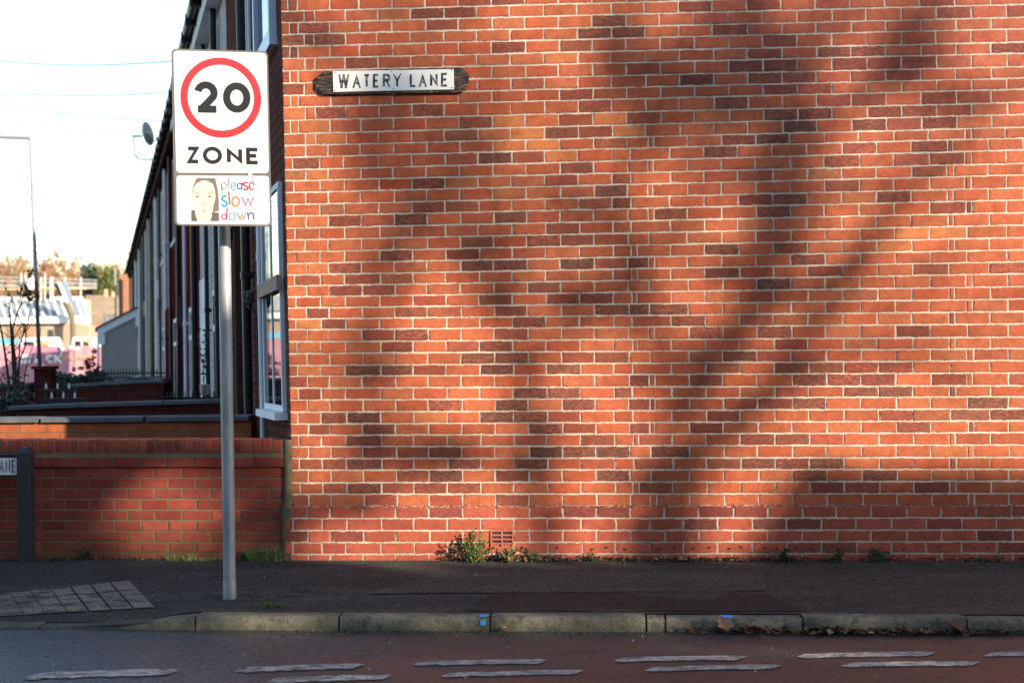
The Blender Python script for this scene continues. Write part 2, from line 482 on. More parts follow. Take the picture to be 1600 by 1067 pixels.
for i in range(nu):
    for j in range(nv):
        e = 0.004
        q = [tac(i / nu + e, j / nv + e * 2), tac((i + 1) / nu - e, j / nv + e * 2), tac((i + 1) / nu - e, (j + 1) / nv - e * 2), tac(i / nu + e, (j + 1) / nv - e * 2)]
        pts = pave_pts(q, 0.007)
        slabs.face(pts[::-1])
        if i < 8:                                   # raised blister rows
            for a in range(5):
                for b_ in range(4):
                    uu = i / nu + (a + 0.5) / 5 / nu; vv = j / nv + (b_ + 0.5) / 4 / nv
                    c = pave_pts([tac(uu, vv)], 0.007)[0]
                    ring = lambda r, z: [c + Vector((r * math.cos(k * math.pi / 4), r * math.sin(k * math.pi / 4), z)) for k in range(8)]
                    r1 = ring(0.016, 0.0); r2 = ring(0.010, 0.004)
                    for k in range(8): slabs.face([r1[k], r1[(k + 1) % 8], r2[(k + 1) % 8], r2[k]])
                    slabs.face(r2)
struct(slabs.build('tactile_paving', M['tactile']))

# kerb stones
def kerb_mat():
    n = NT('kerb_stone'); g = n.geo()
    a = n.noise(g, 3.0, 5, 0.6); d = n.noise(g, 110, 4, 0.65)
    c = n.ramp(a, [(0.3, (0.115, 0.105, 0.082)), (0.7, (0.235, 0.205, 0.15))])
    x = n.n('SeparateXYZ'); n.l(g, x.inputs[0])
    lowz = n.ramp(n.math('ADD', n.math('MULTIPLY', x.outputs[2], -6), n.math('MULTIPLY', n.noise(g, 9, 4, 0.65), 0.9)), [(0.55, 0.0), (0.95, 0.85)])
    c = n.mix(lowz, c, (0.075, 0.080, 0.042))
    c = n.mix(n.ramp(n.noise(g, 16, 5, .7), [(.48, 0.0), (.62, .75)]), c, (0.060, 0.062, 0.036))
    c = n.mix(n.ramp(d, [(0.36, 0.7), (0.55, 0.0)]), c, (0.05, 0.05, 0.045))
    n.bump(d, 0.8, 0.008); return n.fin(c, 0.9, 0, 0.15)
M['kerb'] = kerb_mat()
mb = MB()
joints = [KS(x) for x in (527, 765, 1010, 1040, 1255, 1510)]
st = S_DROP0
edges = [S_DROP0] + joints + [joints[-1] + 0.93 * k for k in range(1, 26)]
left = [S_DROP0 - 0.93 * k for k in range(26, 0, -1)]
edges = left + edges
for a, b in zip(edges[:-1], edges[1:]):
    g = 0.006; k = 6
    dz = rnd.uniform(-0.005, 0.005); dn = rnd.uniform(-0.006, 0.004)
    if abs(a - joints[2]) < 1e-6: dz = -0.005                     # the broken-out stub
    prof = [(-0.125, 0.004), (-0.02, 0.006), (-0.006, 0.0), (0.0, -0.014), (0.005, -0.05), (0.007, -0.12)]
    rows = []
    for i in range(k + 1):
        s = a + g + (b - a - 2 * g) * i / k
        rows.append([KP(s, z + dz + droop(s) + rnd.uniform(-0.0015, 0.0015), n_ + dn + rnd.uniform(-0.0015, 0.0015)) for n_, z in prof])
    mb.grid(rows, smooth=False)
    for rr, fl in ((rows[0], 1), (rows[-1], 0)):
        pts = rr + [rr[-1] + KN * -0.13 + Vector((0, 0, 0))]
        mb.face(pts if fl else pts[::-1])
struct(mb.build('kerb', M['kerb']))
# dark joint filler behind and between stones
mb = MB()
mb.grid([[KP(s, -0.014 + droop(s), -0.12), KP(s, -0.014 + droop(s), -0.012), KP(s, -0.12, -0.006)] for s in edges], smooth=False)
struct(mb.build('kerb_bedding', plain('kerb_joint', (0.035, 0.035, 0.025), 0.95)))
M['blue_paint'] = plain('blue_spray_paint', (0.05, 0.28, 0.62), 0.6, 0.35, 60)
def kerbmark(px, py, r):
    b = MB(); s = KS(px)
    for (n_, z, n2, z2, w_) in ((-0.055, 0.0105, -0.006, 0.0055, r), (0.0065, -0.010, 0.0115, -0.040, r * 0.7)):
        for q in range(3):
            o = s + rnd.uniform(-r, r) * 0.5; ww = w_ * rnd.uniform(0.4, 0.9); e = 0.001 * q
            b.face([KP(o - ww, z2 + e, n2 + e), KP(o + ww * 0.7, z2 + e, n2 + e), KP(o + ww, z + e, n_ + e), KP(o - ww * 0.8, z + e, n_ + e)])
    struct(b.build('kerb_paint_mark', M['blue_paint']))
kerbmark(1135, 970, 0.034); kerbmark(754, 962, 0.022)

# worn road markings: two broken rows
def paint_mat():
    n = NT('worn_road_paint'); g = n.geo()
    d = n.noise(g, 90, 4, 0.7); a = n.noise(n.geo((1, 3, 1)), 7, 5, 0.65)
    c = n.ramp(a, [(0.36, (0.24, 0.20, 0.17)), (0.62, (0.60, 0.52, 0.44))])
    c = n.mix(n.ramp(d, [(0.40, 0.9), (0.50, 0.0)]), c, (0.13, 0.10, 0.085))
    c = n.mix(n.ramp(n.noise(n.geo((1.2, 3.5, 1)), 11, 4, .7), [(0.53, 0.0), (0.60, 0.92)]), c, (0.07, 0.055, 0.05))
    n.bump(d, 0.6, 0.005); return n.fin(c, 0.9, 0, 0.1)
M['paint'] = paint_mat()
dashes = [(45, 1056, 270, 1049, 15), (372, 1046, 562, 1040, 12), (418, 1063, 605, 1057, 12), (650, 1036, 850, 1033, 10), (694, 1054, 906, 1049, 10),
          (964, 1030, 1162, 1027, 10), (1012, 1045, 1216, 1041, 10), (1250, 1024, 1456, 1021, 10), (1318, 1038, 1526, 1036, 10), (1542, 1022, 1740, 1019, 10)]
for k, (x0, y0, x1, y1, h) in enumerate(dashes):
    b = MB(); n_ = 22; up = []; dn = []
    for i in range(n_ + 1):
        f = i / n_; x = x0 + (x1 - x0) * f; y = y0 + (y1 - y0) * f - 0.9 * math.sin(f * math.pi)
        end = min(1, min(f, 1 - f) * (9 if f < 0.5 else 12) + 0.42)
        hh = h * .345 * (end ** 0.5)
        j = noise.noise((x * 0.05, k * 3.1, 0)) * h * 0.05 + rnd.uniform(-.05, .05) * h
        jj = noise.noise((x * 0.05, k * 3.1, 7)) * h * 0.05 + rnd.uniform(-.05, .05) * h
        up.append(onz(x + h * 0.6, y - hh + j, RZ + 0.005)); dn.append(onz(x - h * 0.6, y + hh + jj, RZ + 0.005))
    b.grid([dn, up], smooth=False)
    struct(b.build('road_marking', M['paint']))

# ------------------------------------------------------------------ end house: gable wall of single bricks
rowL = [791, 771.6, 753.8, 734, 716, 697.5, 679.7, 662, 643.5, 624.4, 606, 587.5, 570.6, 552, 533.5, 514.8, 498, 480.6, 463.4, 446.3, 429, 411, 392.8, 374.4, 356, 337, 319, 300.3, 282, 264.7, 245, 227, 208.4, 187.5, 167, 149, 129.4, 110, 91, 72, 53.4, 35, 17]
rowR = [789.6, 770.6, 751.5, 732.8, 714.4, 695, 676, 657.6, 638.8, 620, 602.8, 582.8, 564, 545.3, 527.5, 507, 488, 469, 449.7, 430, 411.6, 393, 374, 354.7, 335.4, 315.7, 297, 277, 259, 238.4, 219.7, 202.8, 182.8, 164, 143.4, 125.6, 107.8, 87, 69.4, 48.75, 31, 11, -8]
below = [(809.5, 808.5), (828.5, 827.5), (847, 845.5), (865.5, 864), (884, 883)]
UL = U(485); UR = U(1450)
lines = {}
for k in range(43): lines[k] = (onwall(485, rowL[k]).z, onwall(1450, rowR[k]).z)
for k, (a, b) in enumerate(below): lines[-1 - k] = (onwall(485, a, 0.03).z, onwall(1450, b, 0.03).z)
lines[-6] = (lines[-5][0] - 0.086, lines[-5][1] - 0.086)
TOP = 58
for k in range(43, TOP + 1): lines[k] = (lines[k - 1][0] + 0.0865, lines[k - 1][1] + 0.0865)
def rz(k, u):
    a, b = lines[k]
    return a + (b - a) * (u - UL) / (UR - UL) if u < UR + 0.8 else a + (b - a) * (UR + 0.8 - UL) / (UR - UL)
UEND = 8.2
def row_joints(k):
    c0 = -LEAN * (rz(k, 0) - 1.58)
    js = [c0]
    j = lambda v: v + rnd.uniform(-0.005, 0.005)
    odd = k % 2 != 0
    if k < 0: c0 = js[0] = -0.035; odd = not odd
    if odd:
        fx = [456 - 450, 500, 538] if k < 31 else [478, 494, 542]
        js += [c0 + 0.06] if k < 31 else []
        js += [U(p) for p in (fx[1:] if k < 31 else fx)]
        x = U(592.5) - 0.2395; thins = [(986, 994), (1481, 1490)]
    else:
        js += [U(478), U(513)] if k < 31 else [c0 + 0.055, U(468), U(518)]
        x = U(564) - 0.2395; thins = [(1013, 1021), (1509, 1518)]
    js[1:] = [j(q) for q in js[1:]]
    th = [(U(a), U(b)) for a, b in thins] if 0 <= k < 31 else []
    if k < 0: th = []
    pitch = 0.2402
    while x < UEND:
        pitch = 0.2402 + 0.0035 * max(0, min(1, x / 4.0))
        nx = x + pitch
        if th and nx > th[0][0] - 0.03:
            if th[0][0] - js[-1] < 0.085 and len(js) > 3: js.pop()
            js += [j(th[0][0]), j(th[0][1])]; x = th[0][1]; th.pop(0); continue
        js.append(j(nx)); x = nx
    out = [js[0]]
    for q in js[1:]:
        if q - out[-1] > 0.036: out.append(q)
    return out
# bricks seen darker or paler than their neighbours (photo column, photo row, burnt, value)
special = [(248, 0)]
darks = [(935, 37, .8), (950, 55, .9), (912, 75, .5), (1195, 104, .8), (1256, 123, .6), (1145, 162, .7), (1205, 178, .8), (1260, 198, .9), (1355, 195, .9), (772, 246, 1), (880, 208, .8), (1075, 219, .8), (1182, 218, .9), (1100, 240, .9), (945, 222, .5),
         (965, 300, .9), (1215, 312, .7), (1185, 336, .8), (625, 344, .9), (1517, 325, 1), (815, 345, .8), (540, 322, .3), (1075, 371, .9), (1105, 388, .9), (1220, 385, .6), (750, 414, .8), (905, 412, 1), (945, 412, .5), (1190, 445, 1), (1345, 404, .6), (730, 374, .5), (705, 320, .5),
         (620, 440, .5), (755, 470, .5), (830, 450, .7), (935, 487, .8), (995, 487, .9), (1020, 482, 1), (720, 488, .4), (1140, 556, .8), (1105, 575, .5), (570, 578, 1), (605, 580, .9), (760, 560, .9), (805, 558, .8), (790, 578, 1), (880, 578, .7), (940, 560, .5), (840, 612, 1), (905, 610, .8),
         (1325, 613, .8), (1415, 610, .9), (805, 632, 1), (905, 632, .9), (1105, 592, .7), (1285, 575, .6), (530, 650, .8), (565, 652, 1), (790, 650, .9), (850, 668, .8), (1530, 632, .9), (1540, 650, .7), (858, 704, 1), (890, 706, .9), (960, 705, .9), (985, 668, .7), (1160, 722, .9), (1105, 724, .8), (1270, 724, .9), (1430, 725, .9), (570, 725, 1), (700, 742, 1), (810, 724, .8), (975, 742, 1), (1260, 744, .7),
         (575, 762, 1), (540, 762, .6), (645, 762, .5), (1400, 742, .9), (1105, 760, .8), (1040, 760, .6), (1215, 815, .7), (1235, 816, .8), (670, 700, .4), (1450, 650, .4), (1360, 460, .4), (480, 255, .8), (478, 248, .7), (463, 90, .9), (465, 72, .7), (455, 17, .6), (505, 65, .8), (670, 120, .5), (1490, 105, .3), (510, 722, .5), (660, 742, .6), (1540, 800, .3), (720, 220, .6), (700, 220, .5), (840, 130, .5), (1010, 100, .3), (1430, 270, .4), (1240, 190, .5), (1270, 270, .5)]
pales = [(805, 208, 1), (860, 240, 1), (775, 185, 1), (988, 205, 1), (936, 185, 1), (870, 227, 1), (780, 222, .7), (895, 90, .8), (470, 270, .8), (500, 210, .8), (480, 420, .8), (485, 500, 1), (490, 575, .9), (470, 545, .7), (1400, 440, 1), (1490, 535, .9), (1470, 370, 1), (1420, 380, .9), (1450, 365, .9), (470, 340, .8), (545, 760, .2), (690, 648, .9), (1520, 700, .8), (1490, 700, .6), (1110, 175, .6), (1280, 265, .7), (1400, 360, .8), (480, 190, .6)]
def near(lst, p):
    best = 0
    for x, y, a in lst:
        if abs(x - p[0]) < 26 and abs(y - p[1]) < 9.2: best = max(best, a)
    return best
def pix(p):
    d = p - CAM
    return (800 + F * d.dot(CR) / d.y, 533.5 - F * d.dot(CU) / d.y)
BASE = Vector((0.400, 0.099, 0.040))
def brick_color(p, k):
    q = pix(p)
    v = rnd.gauss(1.0, 0.085); h = rnd.gauss(0, 1)
    c = Vector((BASE.x * v, BASE.y * v * (1 + 0.085 * h), BASE.z * v * (1 + 0.10 * h)))
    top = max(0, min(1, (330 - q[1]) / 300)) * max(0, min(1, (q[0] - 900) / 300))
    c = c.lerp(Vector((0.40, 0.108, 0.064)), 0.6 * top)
    c *= 1 + 0.16 * noise.noise((p.x * 1.1, p.z * 1.6, 3.0)) + 0.10 * noise.noise((p.x * 3.1, p.z * 4.0, 8.0))
    if k < 0: c = Vector((0.345, 0.076, 0.040)) * v
    b = near(darks, q); pa = near(pales, q)
    burn = b * 0.9
    if b: c = c * (1 - 0.42 * b) + Vector((0.025, 0.018, 0.016)) * b
    elif rnd.random() < 0.13 + 0.40 * max(0, noise.noise((p.x * 0.9, p.z * 1.3, 21.0))): burn = rnd.uniform(0.2, 0.85); kk = rnd.uniform(.68, .95); c = Vector((c.x * kk, c.y * kk * .92, c.z * kk * 1.12))
    else: burn = rnd.uniform(0, 0.12)
    if pa: c = c.lerp(Vector((0.50, 0.17, 0.055)), 0.75 * pa)
    return (c.x, c.y, c.z, burn)

AIR = (U(767, 842), U(803, 842), onwall(785, 855, 0.03).z, onwall(785, 829, 0.03).z)
def brick_face(mb, PT, u0, u1, zb, zt, col, n0, mi=1, inset=0.010, jit=0.0026, seg=5, sink=0.012):
    """one brick: outer ring, inset ring, face; zb/zt are functions of u"""
    n0 += max(-.0018, min(.002, rnd.gauss(0, 0.0012)))
    tilt = max(-.0016, min(.0016, rnd.gauss(0, 0.0007)))
    J = lambda: rnd.uniform(-jit, jit)
    out = []; inn = []
    us = [u0 + (u1 - u0) * i / seg for i in range(seg + 1)]
    if u1 - u0 < 0.06: inset = 0.005; jit *= .6
    ins = min(inset, (u1 - u0) * 0.25)
    E0 = 0.72 if u1 - u0 < 0.06 else 1.0
    iu = [u0 + ins + (u1 - u0 - 2 * ins) * i / seg for i in range(seg + 1)]
    for i in range(seg + 1): out.append((us[i] + J(), zb(us[i]) + J())); inn.append((iu[i], zb(us[i]) + inset))
    zm0, zm1 = (zb(u1) + zt(u1)) / 2, (zb(u0) + zt(u0)) / 2
    out.append((u1 + J(), zm0)); inn.append((u1 - ins, zm0))
    for i in range(seg, -1, -1): out.append((us[i] + J(), zt(us[i]) + J())); inn.append((iu[i], zt(us[i]) - inset))
    out.append((u0 + J(), zm1)); inn.append((u0 + ins, zm1))
    uc = (u0 + u1) / 2
    N = len(out)
    po = [PT(u, z, n0 - 0.0015 + tilt * (u - uc) * 8) for u, z in out]
    pi = [PT(u, z, n0 + tilt * (u - uc) * 8) for u, z in inn]
    pb = [PT(u, z, n0 - sink) for u, z in out]
    for i in range(N):
        j_ = (i + 1) % N
        mb.face([po[i], po[j_], pi[j_], pi[i]], mi, col=col, at=[E0, E0, 0.0, 0.0])
        mb.face([pb[i], pb[j_], po[j_], po[i]], mi, col=col, at=[1.0] * 4)
    mb.face(pi, mi, col=col, at=[0.0] * N)

ROOFZ = 5.65; GABLE_W = 8.2
house = thing('end_terrace_house', 'red brick end house whose windowless gable wall fills the right of the view', 'house', WP(0, 0))
mb = MB()
# mortar bed of the gable
bz = onwall(485, 791).z
def mort_sheet(z0, z1, n, ua=None, ub=UEND):
    k = 12
    cz = [z0 + (z1 - z0) * i / k for i in range(k + 1)]
    mb.grid([[WP((-LEAN * (z - 1.58) if ua is None else ua), z, n), WP(ub, z, n)] for z in cz], 0, smooth=False)
mort_sheet(-0.1, lines[TOP][0], 0.0)
mort_sheet(-0.12, bz - 0.012, 0.030, -0.03)
mb.face([WP(-0.03, -0.12, 0), WP(-0.03, -0.12, 0.03), WP(-0.03, bz - 0.012, 0.03), WP(-0.03, bz - 0.012, 0)][::-1], 0)
G = 0.0105
for k in range(-6, TOP):
    js = row_joints(k)
    for a, b in zip(js[:-1], js[1:]):
        u0 = a + G / 2; u1 = b - G / 2
        if a == js[0]: u0 = a
        if u1 - u0 < 0.012: continue
        n0 = 0.0045
        if k < 0:
            n0 = 0.0345
            if k in (-3,) and u1 > AIR[0] and u0 < AIR[1]:
                if u0 < AIR[0] - 0.02: u1 = AIR[0] - 0.006
                elif u1 > AIR[1] + 0.02: u0 = AIR[1] + 0.006
                else: continue
        g = G * rnd.uniform(0.85, 1.2)
        zb = lambda u, k=k, g=g: rz(k, u) + g / 2
        zt = lambda u, k=k, g=g: rz(k + 1, u) - g / 2
        if k == -1:
            zt = lambda u, g=g: rz(0, u) - 0.002
        if zt(u0) - zb(u0) < 0.03: continue
        pc = WP((u0 + u1) / 2, (zb(u0) + zt(u0)) / 2)
        if pix(pc)[0] > 1720 or pix(pc)[1] < -330:
            pass
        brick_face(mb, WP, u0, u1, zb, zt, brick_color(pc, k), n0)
        if k == -1:
            # chamfered top of the plinth course
            col = brick_color(pc, k)
            mb.face([WP(u0, zt(u0), n0 - 0.003), WP(u1, zt(u1), n0 - 0.003), WP(u1, zt(u1) + 0.006, 0.003), WP(u0, zt(u0) + 0.006, 0.003)], 1, col=col, at=[0.6, 0.6, 0.9, 0.9])
        if k == -4 and u0 > AIR[1] - 0.1 and u1 - u0 > 0.15:     # drilled and plugged injection holes
            for fr in (0.3, 0.72):
                if rnd.random() < 0.85:
                    c = WP(u0 + (u1 - u0) * (fr + rnd.uniform(-.05, .05)), (zb(u0) + zt(u0)) / 2 + rnd.uniform(-.01, .008), n0 + 0.006)
                    mb.disc(c, WN, rnd.uniform(0.0065, 0.009), 10, 2)
for zx, n_ in ((1, 0),):
    pass
gable = mb.build('gable_wall', [M['gable_mortar'], M['gable_brick'], M['hole']], house)
# upper gable, roof, remaining walls (out of frame)
mb = MB()
zt0 = lines[TOP][0]
def quad_uv(mb, pts, mi=0):
    o = pts[0]; ex = (pts[1] - pts[0]); L = ex.length; ex = ex / L
    mb.face(pts, mi, uv=[((p - o).dot(ex) + 10, p.z + 20) for p in pts])
apex = WP(UEND / 2, ROOFZ + 2.9)
p = [WP(-LEAN * (zt0 - 1.58), zt0), WP(UEND, zt0), WP(UEND, ROOFZ), apex, WP(-0.07, ROOFZ)]
mb.face(p, 0, uv=[((q - p[0]).dot(WE), q.z) for q in p])
mb.build('gable_top', brick_tex_mat('gable_top_brick', (0.40, 0.11, 0.045), (0.34, 0.085, 0.04), MORTAR, 0.2402, 0.0865), house)
mb = MB()
for i in range(6):
    z0 = -0.2 + i * (ROOFZ + 0.2) / 6; z1 = -0.2 + (i + 1) * (ROOFZ + 0.2) / 6
    pts = [FP(0.0, z0), FP(4.6, z0), FP(4.6, z1), FP(0.0, z1)]
    mb.face(pts[::-1], 0, uv=[(t_, z_) for t_, z_ in ((0, z0), (4.6, z0), (4.6, z1), (0, z1))][::-1])
mb.build('front_wall', M['front_brick'], house)

def slab(mb, t0, t1, z0, z1, n0, n1, mi=0):
    """box on the terrace front"""
    a = [FP(t0, z0, n0), FP(t1, z0, n0), FP(t1, z0, n1), FP(t0, z0, n1)]
    b = [FP(t0, z1, n0), FP(t1, z1, n0), FP(t1, z1, n1), FP(t0, z1, n1)]
    mb.hexa(a, b, mi)
def roof(parent, t0, t1, z=ROOFZ, depth=8.0):
    mb = MB(); n_ = max(2, int((t1 - t0) / 0.28))
    back = depth / 2
    for side in (0, 1):
        for r in range(7):
            f0, f1 = r / 7, (r + 1) / 7 + 0.01
            za, zb_ = z + 2.9 * f0, z + 2.9 * f1
            if side == 0: na, nb = 0.20 - f0 * (back + 0.2), 0.20 - f1 * (back + 0.2)
            else: na, nb = -depth - 0.15 + f0 * back, -depth - 0.15 + f1 * back
            th = 0.03
            slab_pts = [FP(t0, za + th, na), FP(t1, za + th, na), FP(t1, zb_ + 0.005, nb), FP(t0, zb_ + 0.005, nb)]
            low = [q - Vector((0, 0, 0.035)) for q in slab_pts]
            mb.hexa(low, slab_pts)
    if parent is not None:                               # ragged slate tails over the gutter
        for i in range(n_):
            a = t0 + (t1 - t0) * i / n_; b = t0 + (t1 - t0) * (i + 0.9) / n_
            e = 0.22 + rnd.uniform(0, 0.05); zz = z + rnd.uniform(0.0, 0.03)
            slab(mb, a, b, zz - 0.005, zz + 0.02, 0.10, e)
    r_ = mb.build('roof', M['slate'], parent)
    return r_
roof(house, 0, 4.6)
def gutter(parent, t0, t1, z=ROOFZ, mat=None, fas=None):
    mb = MB()
    prof = [(0.16, 0.0), (0.165, -0.05), (0.20, -0.085), (0.24, -0.085), (0.27, -0.05), (0.275, 0.0)]
    mb.grid([[FP(t, z + dz - 0.01, n_) for n_, dz in prof] for t in (t0, t1)])
    k = max(2, int((t1 - t0) / 0.8))
    for i in range(k):
        t = t0 + (t1 - t0) * (i + 0.5) / k
        slab(mb, t - 0.02, t + 0.02, z - 0.14, z - 0.01, 0.15, 0.285)
    g = mb.build('gutter', mat or M['black_pipe'], parent)
    mb = MB(); slab(mb, t0, t1, z - 0.28, z - 0.005, 0.0, 0.155); mb.build('fascia', fas or M['white_paint'], parent)
    return g
def pipe(parent, t, r, z0, z1, mat, name='downpipe', off=None, clips=True):
    mb = MB(); n_ = off if off is not None else r + 0.03
    zs_ = [z0 + (z1 - z0) * i / 8 for i in range(9)]
    mb.tube([FP(t, z, n_) for z in zs_], r, 10)
    if clips:
        z = z0 + 0.5
        while z < z1:
            mb.tube([FP(t, z, n_), FP(t, z + 0.07, n_)], r * 1.22, 10)
            slab(mb, t - r * 1.5, t + r * 1.5, z + 0.015, z + 0.055, 0.0, n_)
            z += 1.8
    return mb.build(name, mat, parent)
def window(parent, t0, t1, z0, z1, n=0.0, frame=None, mull=1, transom=None, sill=True, fw=0.07, sillmat=None, glass=None, proud=0.012, sn=0.06):
    fr = frame or M['white_upvc']
    mb = MB(); d0, d1 = n - 0.04, n + proud
    slab(mb, t0, t0 + fw, z0, z1, d0, d1); slab(mb, t1 - fw, t1, z0, z1, d0, d1)
    slab(mb, t0 + fw, t1 - fw, z0, z0 + fw, d0, d1); slab(mb, t0 + fw, t1 - fw, z1 - fw, z1, d0, d1)
    for i in range(mull):
        tm = t0 + (t1 - t0) * (i + 1) / (mull + 1)
        slab(mb, tm - fw / 2, tm + fw / 2, z0 + fw, z1 - fw, d0, d1 - 0.004)
    if transom: slab(mb, t0 + fw, t1 - fw, transom - fw / 2, transom + fw / 2, d0, d1 + 0.006)
    wf = mb.build('window', fr, parent)
    mb = MB(); slab(mb, t0 + fw * 0.7, t1 - fw * 0.7, z0 + fw * 0.7, z1 - fw * 0.7, n - 0.02, n + 0.008)
    mb.build('pane', glass or M['glass'], wf)
    if sill:
        mb = MB(); slab(mb, t0 - 0.04, t1 + 0.05, z0 - 0.06, z0 - 0.005, -0.02, n + sn)
        mb.build('sill', sillmat or fr, wf)
    return wf
# windows of the end house's street front
zc = lambda px, py, t, n=0.0: None
def FZ(px_y, t, n=0.0):
    """height above local ground on the front at distance t seen at photo row px_y"""
    p = CO + FD * t + FN * n
    return CAMZ + (541 - px_y) * p.y / F + SLOPE * t
gw = window(house, 0.20, 1.42, FZ(646, 0.5), FZ(293, 0.4), 0.012, None, 1, FZ(448, 0.5), True, 0.045, proud=0.02, sn=0.085)
mb = MB(); slab(mb, 0.14, 1.48, FZ(458, 0.6) - 0.02, FZ(440, 0.6), 0.03, 0.065); mb.build('transom_rail', plain('peeling_timber', (0.40, 0.31, 0.25), 0.8, 0.45, 20, spec=0), gw)
window(house, 0.30, 1.45, FZ(86, 0.8), FZ(86, 0.8) + 1.5, 0.012, plain('blue_grey_frame', (0.50, 0.58, 0.66), 0.4, 0.06), 0, None, True, 0.075, proud=0.045, sn=0.05)
pipe(house, TX(409, 0.03), 0.022, 0.0, FZ(200, 1.5), M['white_paint'], 'waste_pipe', 0.035)
pipe(house, TX(399), 0.040, -0.1, ROOFZ - 0.1, M['black_pipe'])
mb = MB(); slab(mb, TX(402), TX(396), 4.0, 5.5, 0.0, 0.02); mb.build('white_strip', M['white_paint'], house)  # flat white strip high on the front wall
# dark door in a recess and its step
d0 = TX(383); d1 = TX(364)
mb = MB(); slab(mb, d0, d1, 0.05, 2.6, -0.05, 0.03); dr = mb.build('door', M['brown_frame'], house)
mb = MB(); slab(mb, d0 - 0.05, d0 + 0.08, 0.05, 2.75, 0.0, 0.085); slab(mb, d1 - 0.08, d1 + 0.05, 0.05, 2.75, 0.0, 0.085); slab(mb, d0 - 0.05, d1 + 0.05, 2.75, 2.95, 0.0, 0.10)
mb.build('door_frame', M['brown_frame'], dr)
gutter(house, 0, 4.6)
# air brick
mb = MB()
a0, a1, z0, z1 = AIR
nb = 0.040
mb.face([WP(a0, z0, 0.0315), WP(a1, z0, 0.0315), WP(a1, z1, 0.0315), WP(a0, z1, 0.0315)], 1)
for q in range(5):
    z = z0 + (z1 - z0) * q / 4 - 0.006
    mb.box(WP(a0, z, 0.0), WE * (a1 - a0), Vector((0, 0, 0.012)), WN * nb)
mb.box(WP(a0, z0, 0), WE * 0.012, Vector((0, 0, z1 - z0)), WN * (nb + 0.002)); mb.box(WP(a1 - 0.012, z0, 0), WE * 0.012, Vector((0, 0, z1 - z0)), WN * (nb + 0.002)); mb.box(WP((a0 + a1) / 2 - 0.006, z0, 0), WE * 0.012, Vector((0, 0, z1 - z0)), WN * (nb + 0.001))
mb.build('air_brick', [plain('terracotta', (0.30, 0.075, 0.045), 0.85, 0.3, 20), M['hole']], house)

# coil of black cable on the front wall
mb = MB(); tc_ = TX(409); ctr = FP(tc_, FZ(472, tc_), 0.10)
for q in range(7):
    r = 0.05 + 0.012 * rnd.random(); ax = (FN * 0.8 + Vector((rnd.uniform(-.4, .4), rnd.uniform(-.4, .4), rnd.uniform(-.4, .4)))).normalized()
    a = ax.orthogonal().normalized(); b = ax.cross(a); c2 = ctr + Vector((rnd.uniform(-.015, .015), rnd.uniform(-.02, .02), rnd.uniform(-.02, .02)))
    mb.tube([c2 + a * r * math.cos(x * math.pi / 8) + b * r * math.sin(x * math.pi / 8) for x in range(17)], 0.006, 6)
mb.tube([FP(tc_ + 1.0, FZ(460, tc_ + 1), 0.06), FP(tc_ + 0.4, FZ(458, tc_), 0.07), ctr], 0.008, 6)
mb.tube([ctr, FP(tc_, FZ(500, tc_), 0.04), FP(tc_, FZ(600, tc_), 0.03)], 0.006, 6)
tag(mb.build('cable_coil', M['iron']), 'small coil of black cable hung on the front wall beside the white pipe', 'cable')

# ------------------------------------------------------------------ street nameplate on the gable
def board_mat():
    n = NT('weathered_board'); g = n.geo((1, 1, 1))
    s = n.noise(n.geo((5, 5, 26)), 2.6, 6, 0.7, 0.8)
    c = n.ramp(s, [(0.40, (0.012, 0.011, 0.011)), (0.54, (0.035, 0.027, 0.023)), (0.63, (0.19, 0.105, 0.06)), (0.78, (0.34, 0.21, 0.12))])
    n.bump(s, 0.7, 0.006); return n.fin(c, 0.85, 0, 0.3)
np_ = thing('street_nameplate', 'worn wooden street board with white plate lettered WATERY LANE on the brick gable', 'street sign', onwall(614, 148))
mb = MB()
def NPt(px, py, n): return onwall(px, py, n)
outl = [(507, 111.5), (720, 105.5), (733, 116), (732, 135), (722, 145), (505, 148), (494, 137), (495, 121)]
nf, nb2 = 0.032, 0.006
fr_ = [NPt(x, y, nf) for x, y in outl]; bk = [NPt(x, y, nb2) for x, y in outl]
mb.face(fr_[::-1])
for i in range(8): mb.face([bk[i], bk[(i + 1) % 8], fr_[(i + 1) % 8], fr_[i]][::-1])
mb.build('backing_board', board_mat(), np_, 0.003)
mb = MB()
pl = [(520, 111.5), (709, 108.5), (709.5, 140), (521, 144)]
fr_ = [NPt(x, y, nf + 0.005) for x, y in pl]; bk = [NPt(x, y, nf) for x, y in pl]
mb.face(fr_[::-1])
for i in range(4): mb.face([bk[i], bk[(i + 1) % 4], fr_[(i + 1) % 4], fr_[i]][::-1])
plate_m = plain('enamel_white', (0.68, 0.67, 0.63), 0.35, 0.05, 30)
plate = mb.build('name_plate', plate_m, np_)
rust = plain('rust', (0.28, 0.10, 0.025), 0.9, 0.4, 40)
for x, y in ((523, 114), (612, 112.5), (706, 110), (523, 141.5), (615, 139), (706, 137.5)):
    mb = MB(); mb.disc(NPt(x, y, nf + 0.0065), WN, 0.0055, 10); mb.build('rusty_fixing', rust, plate)

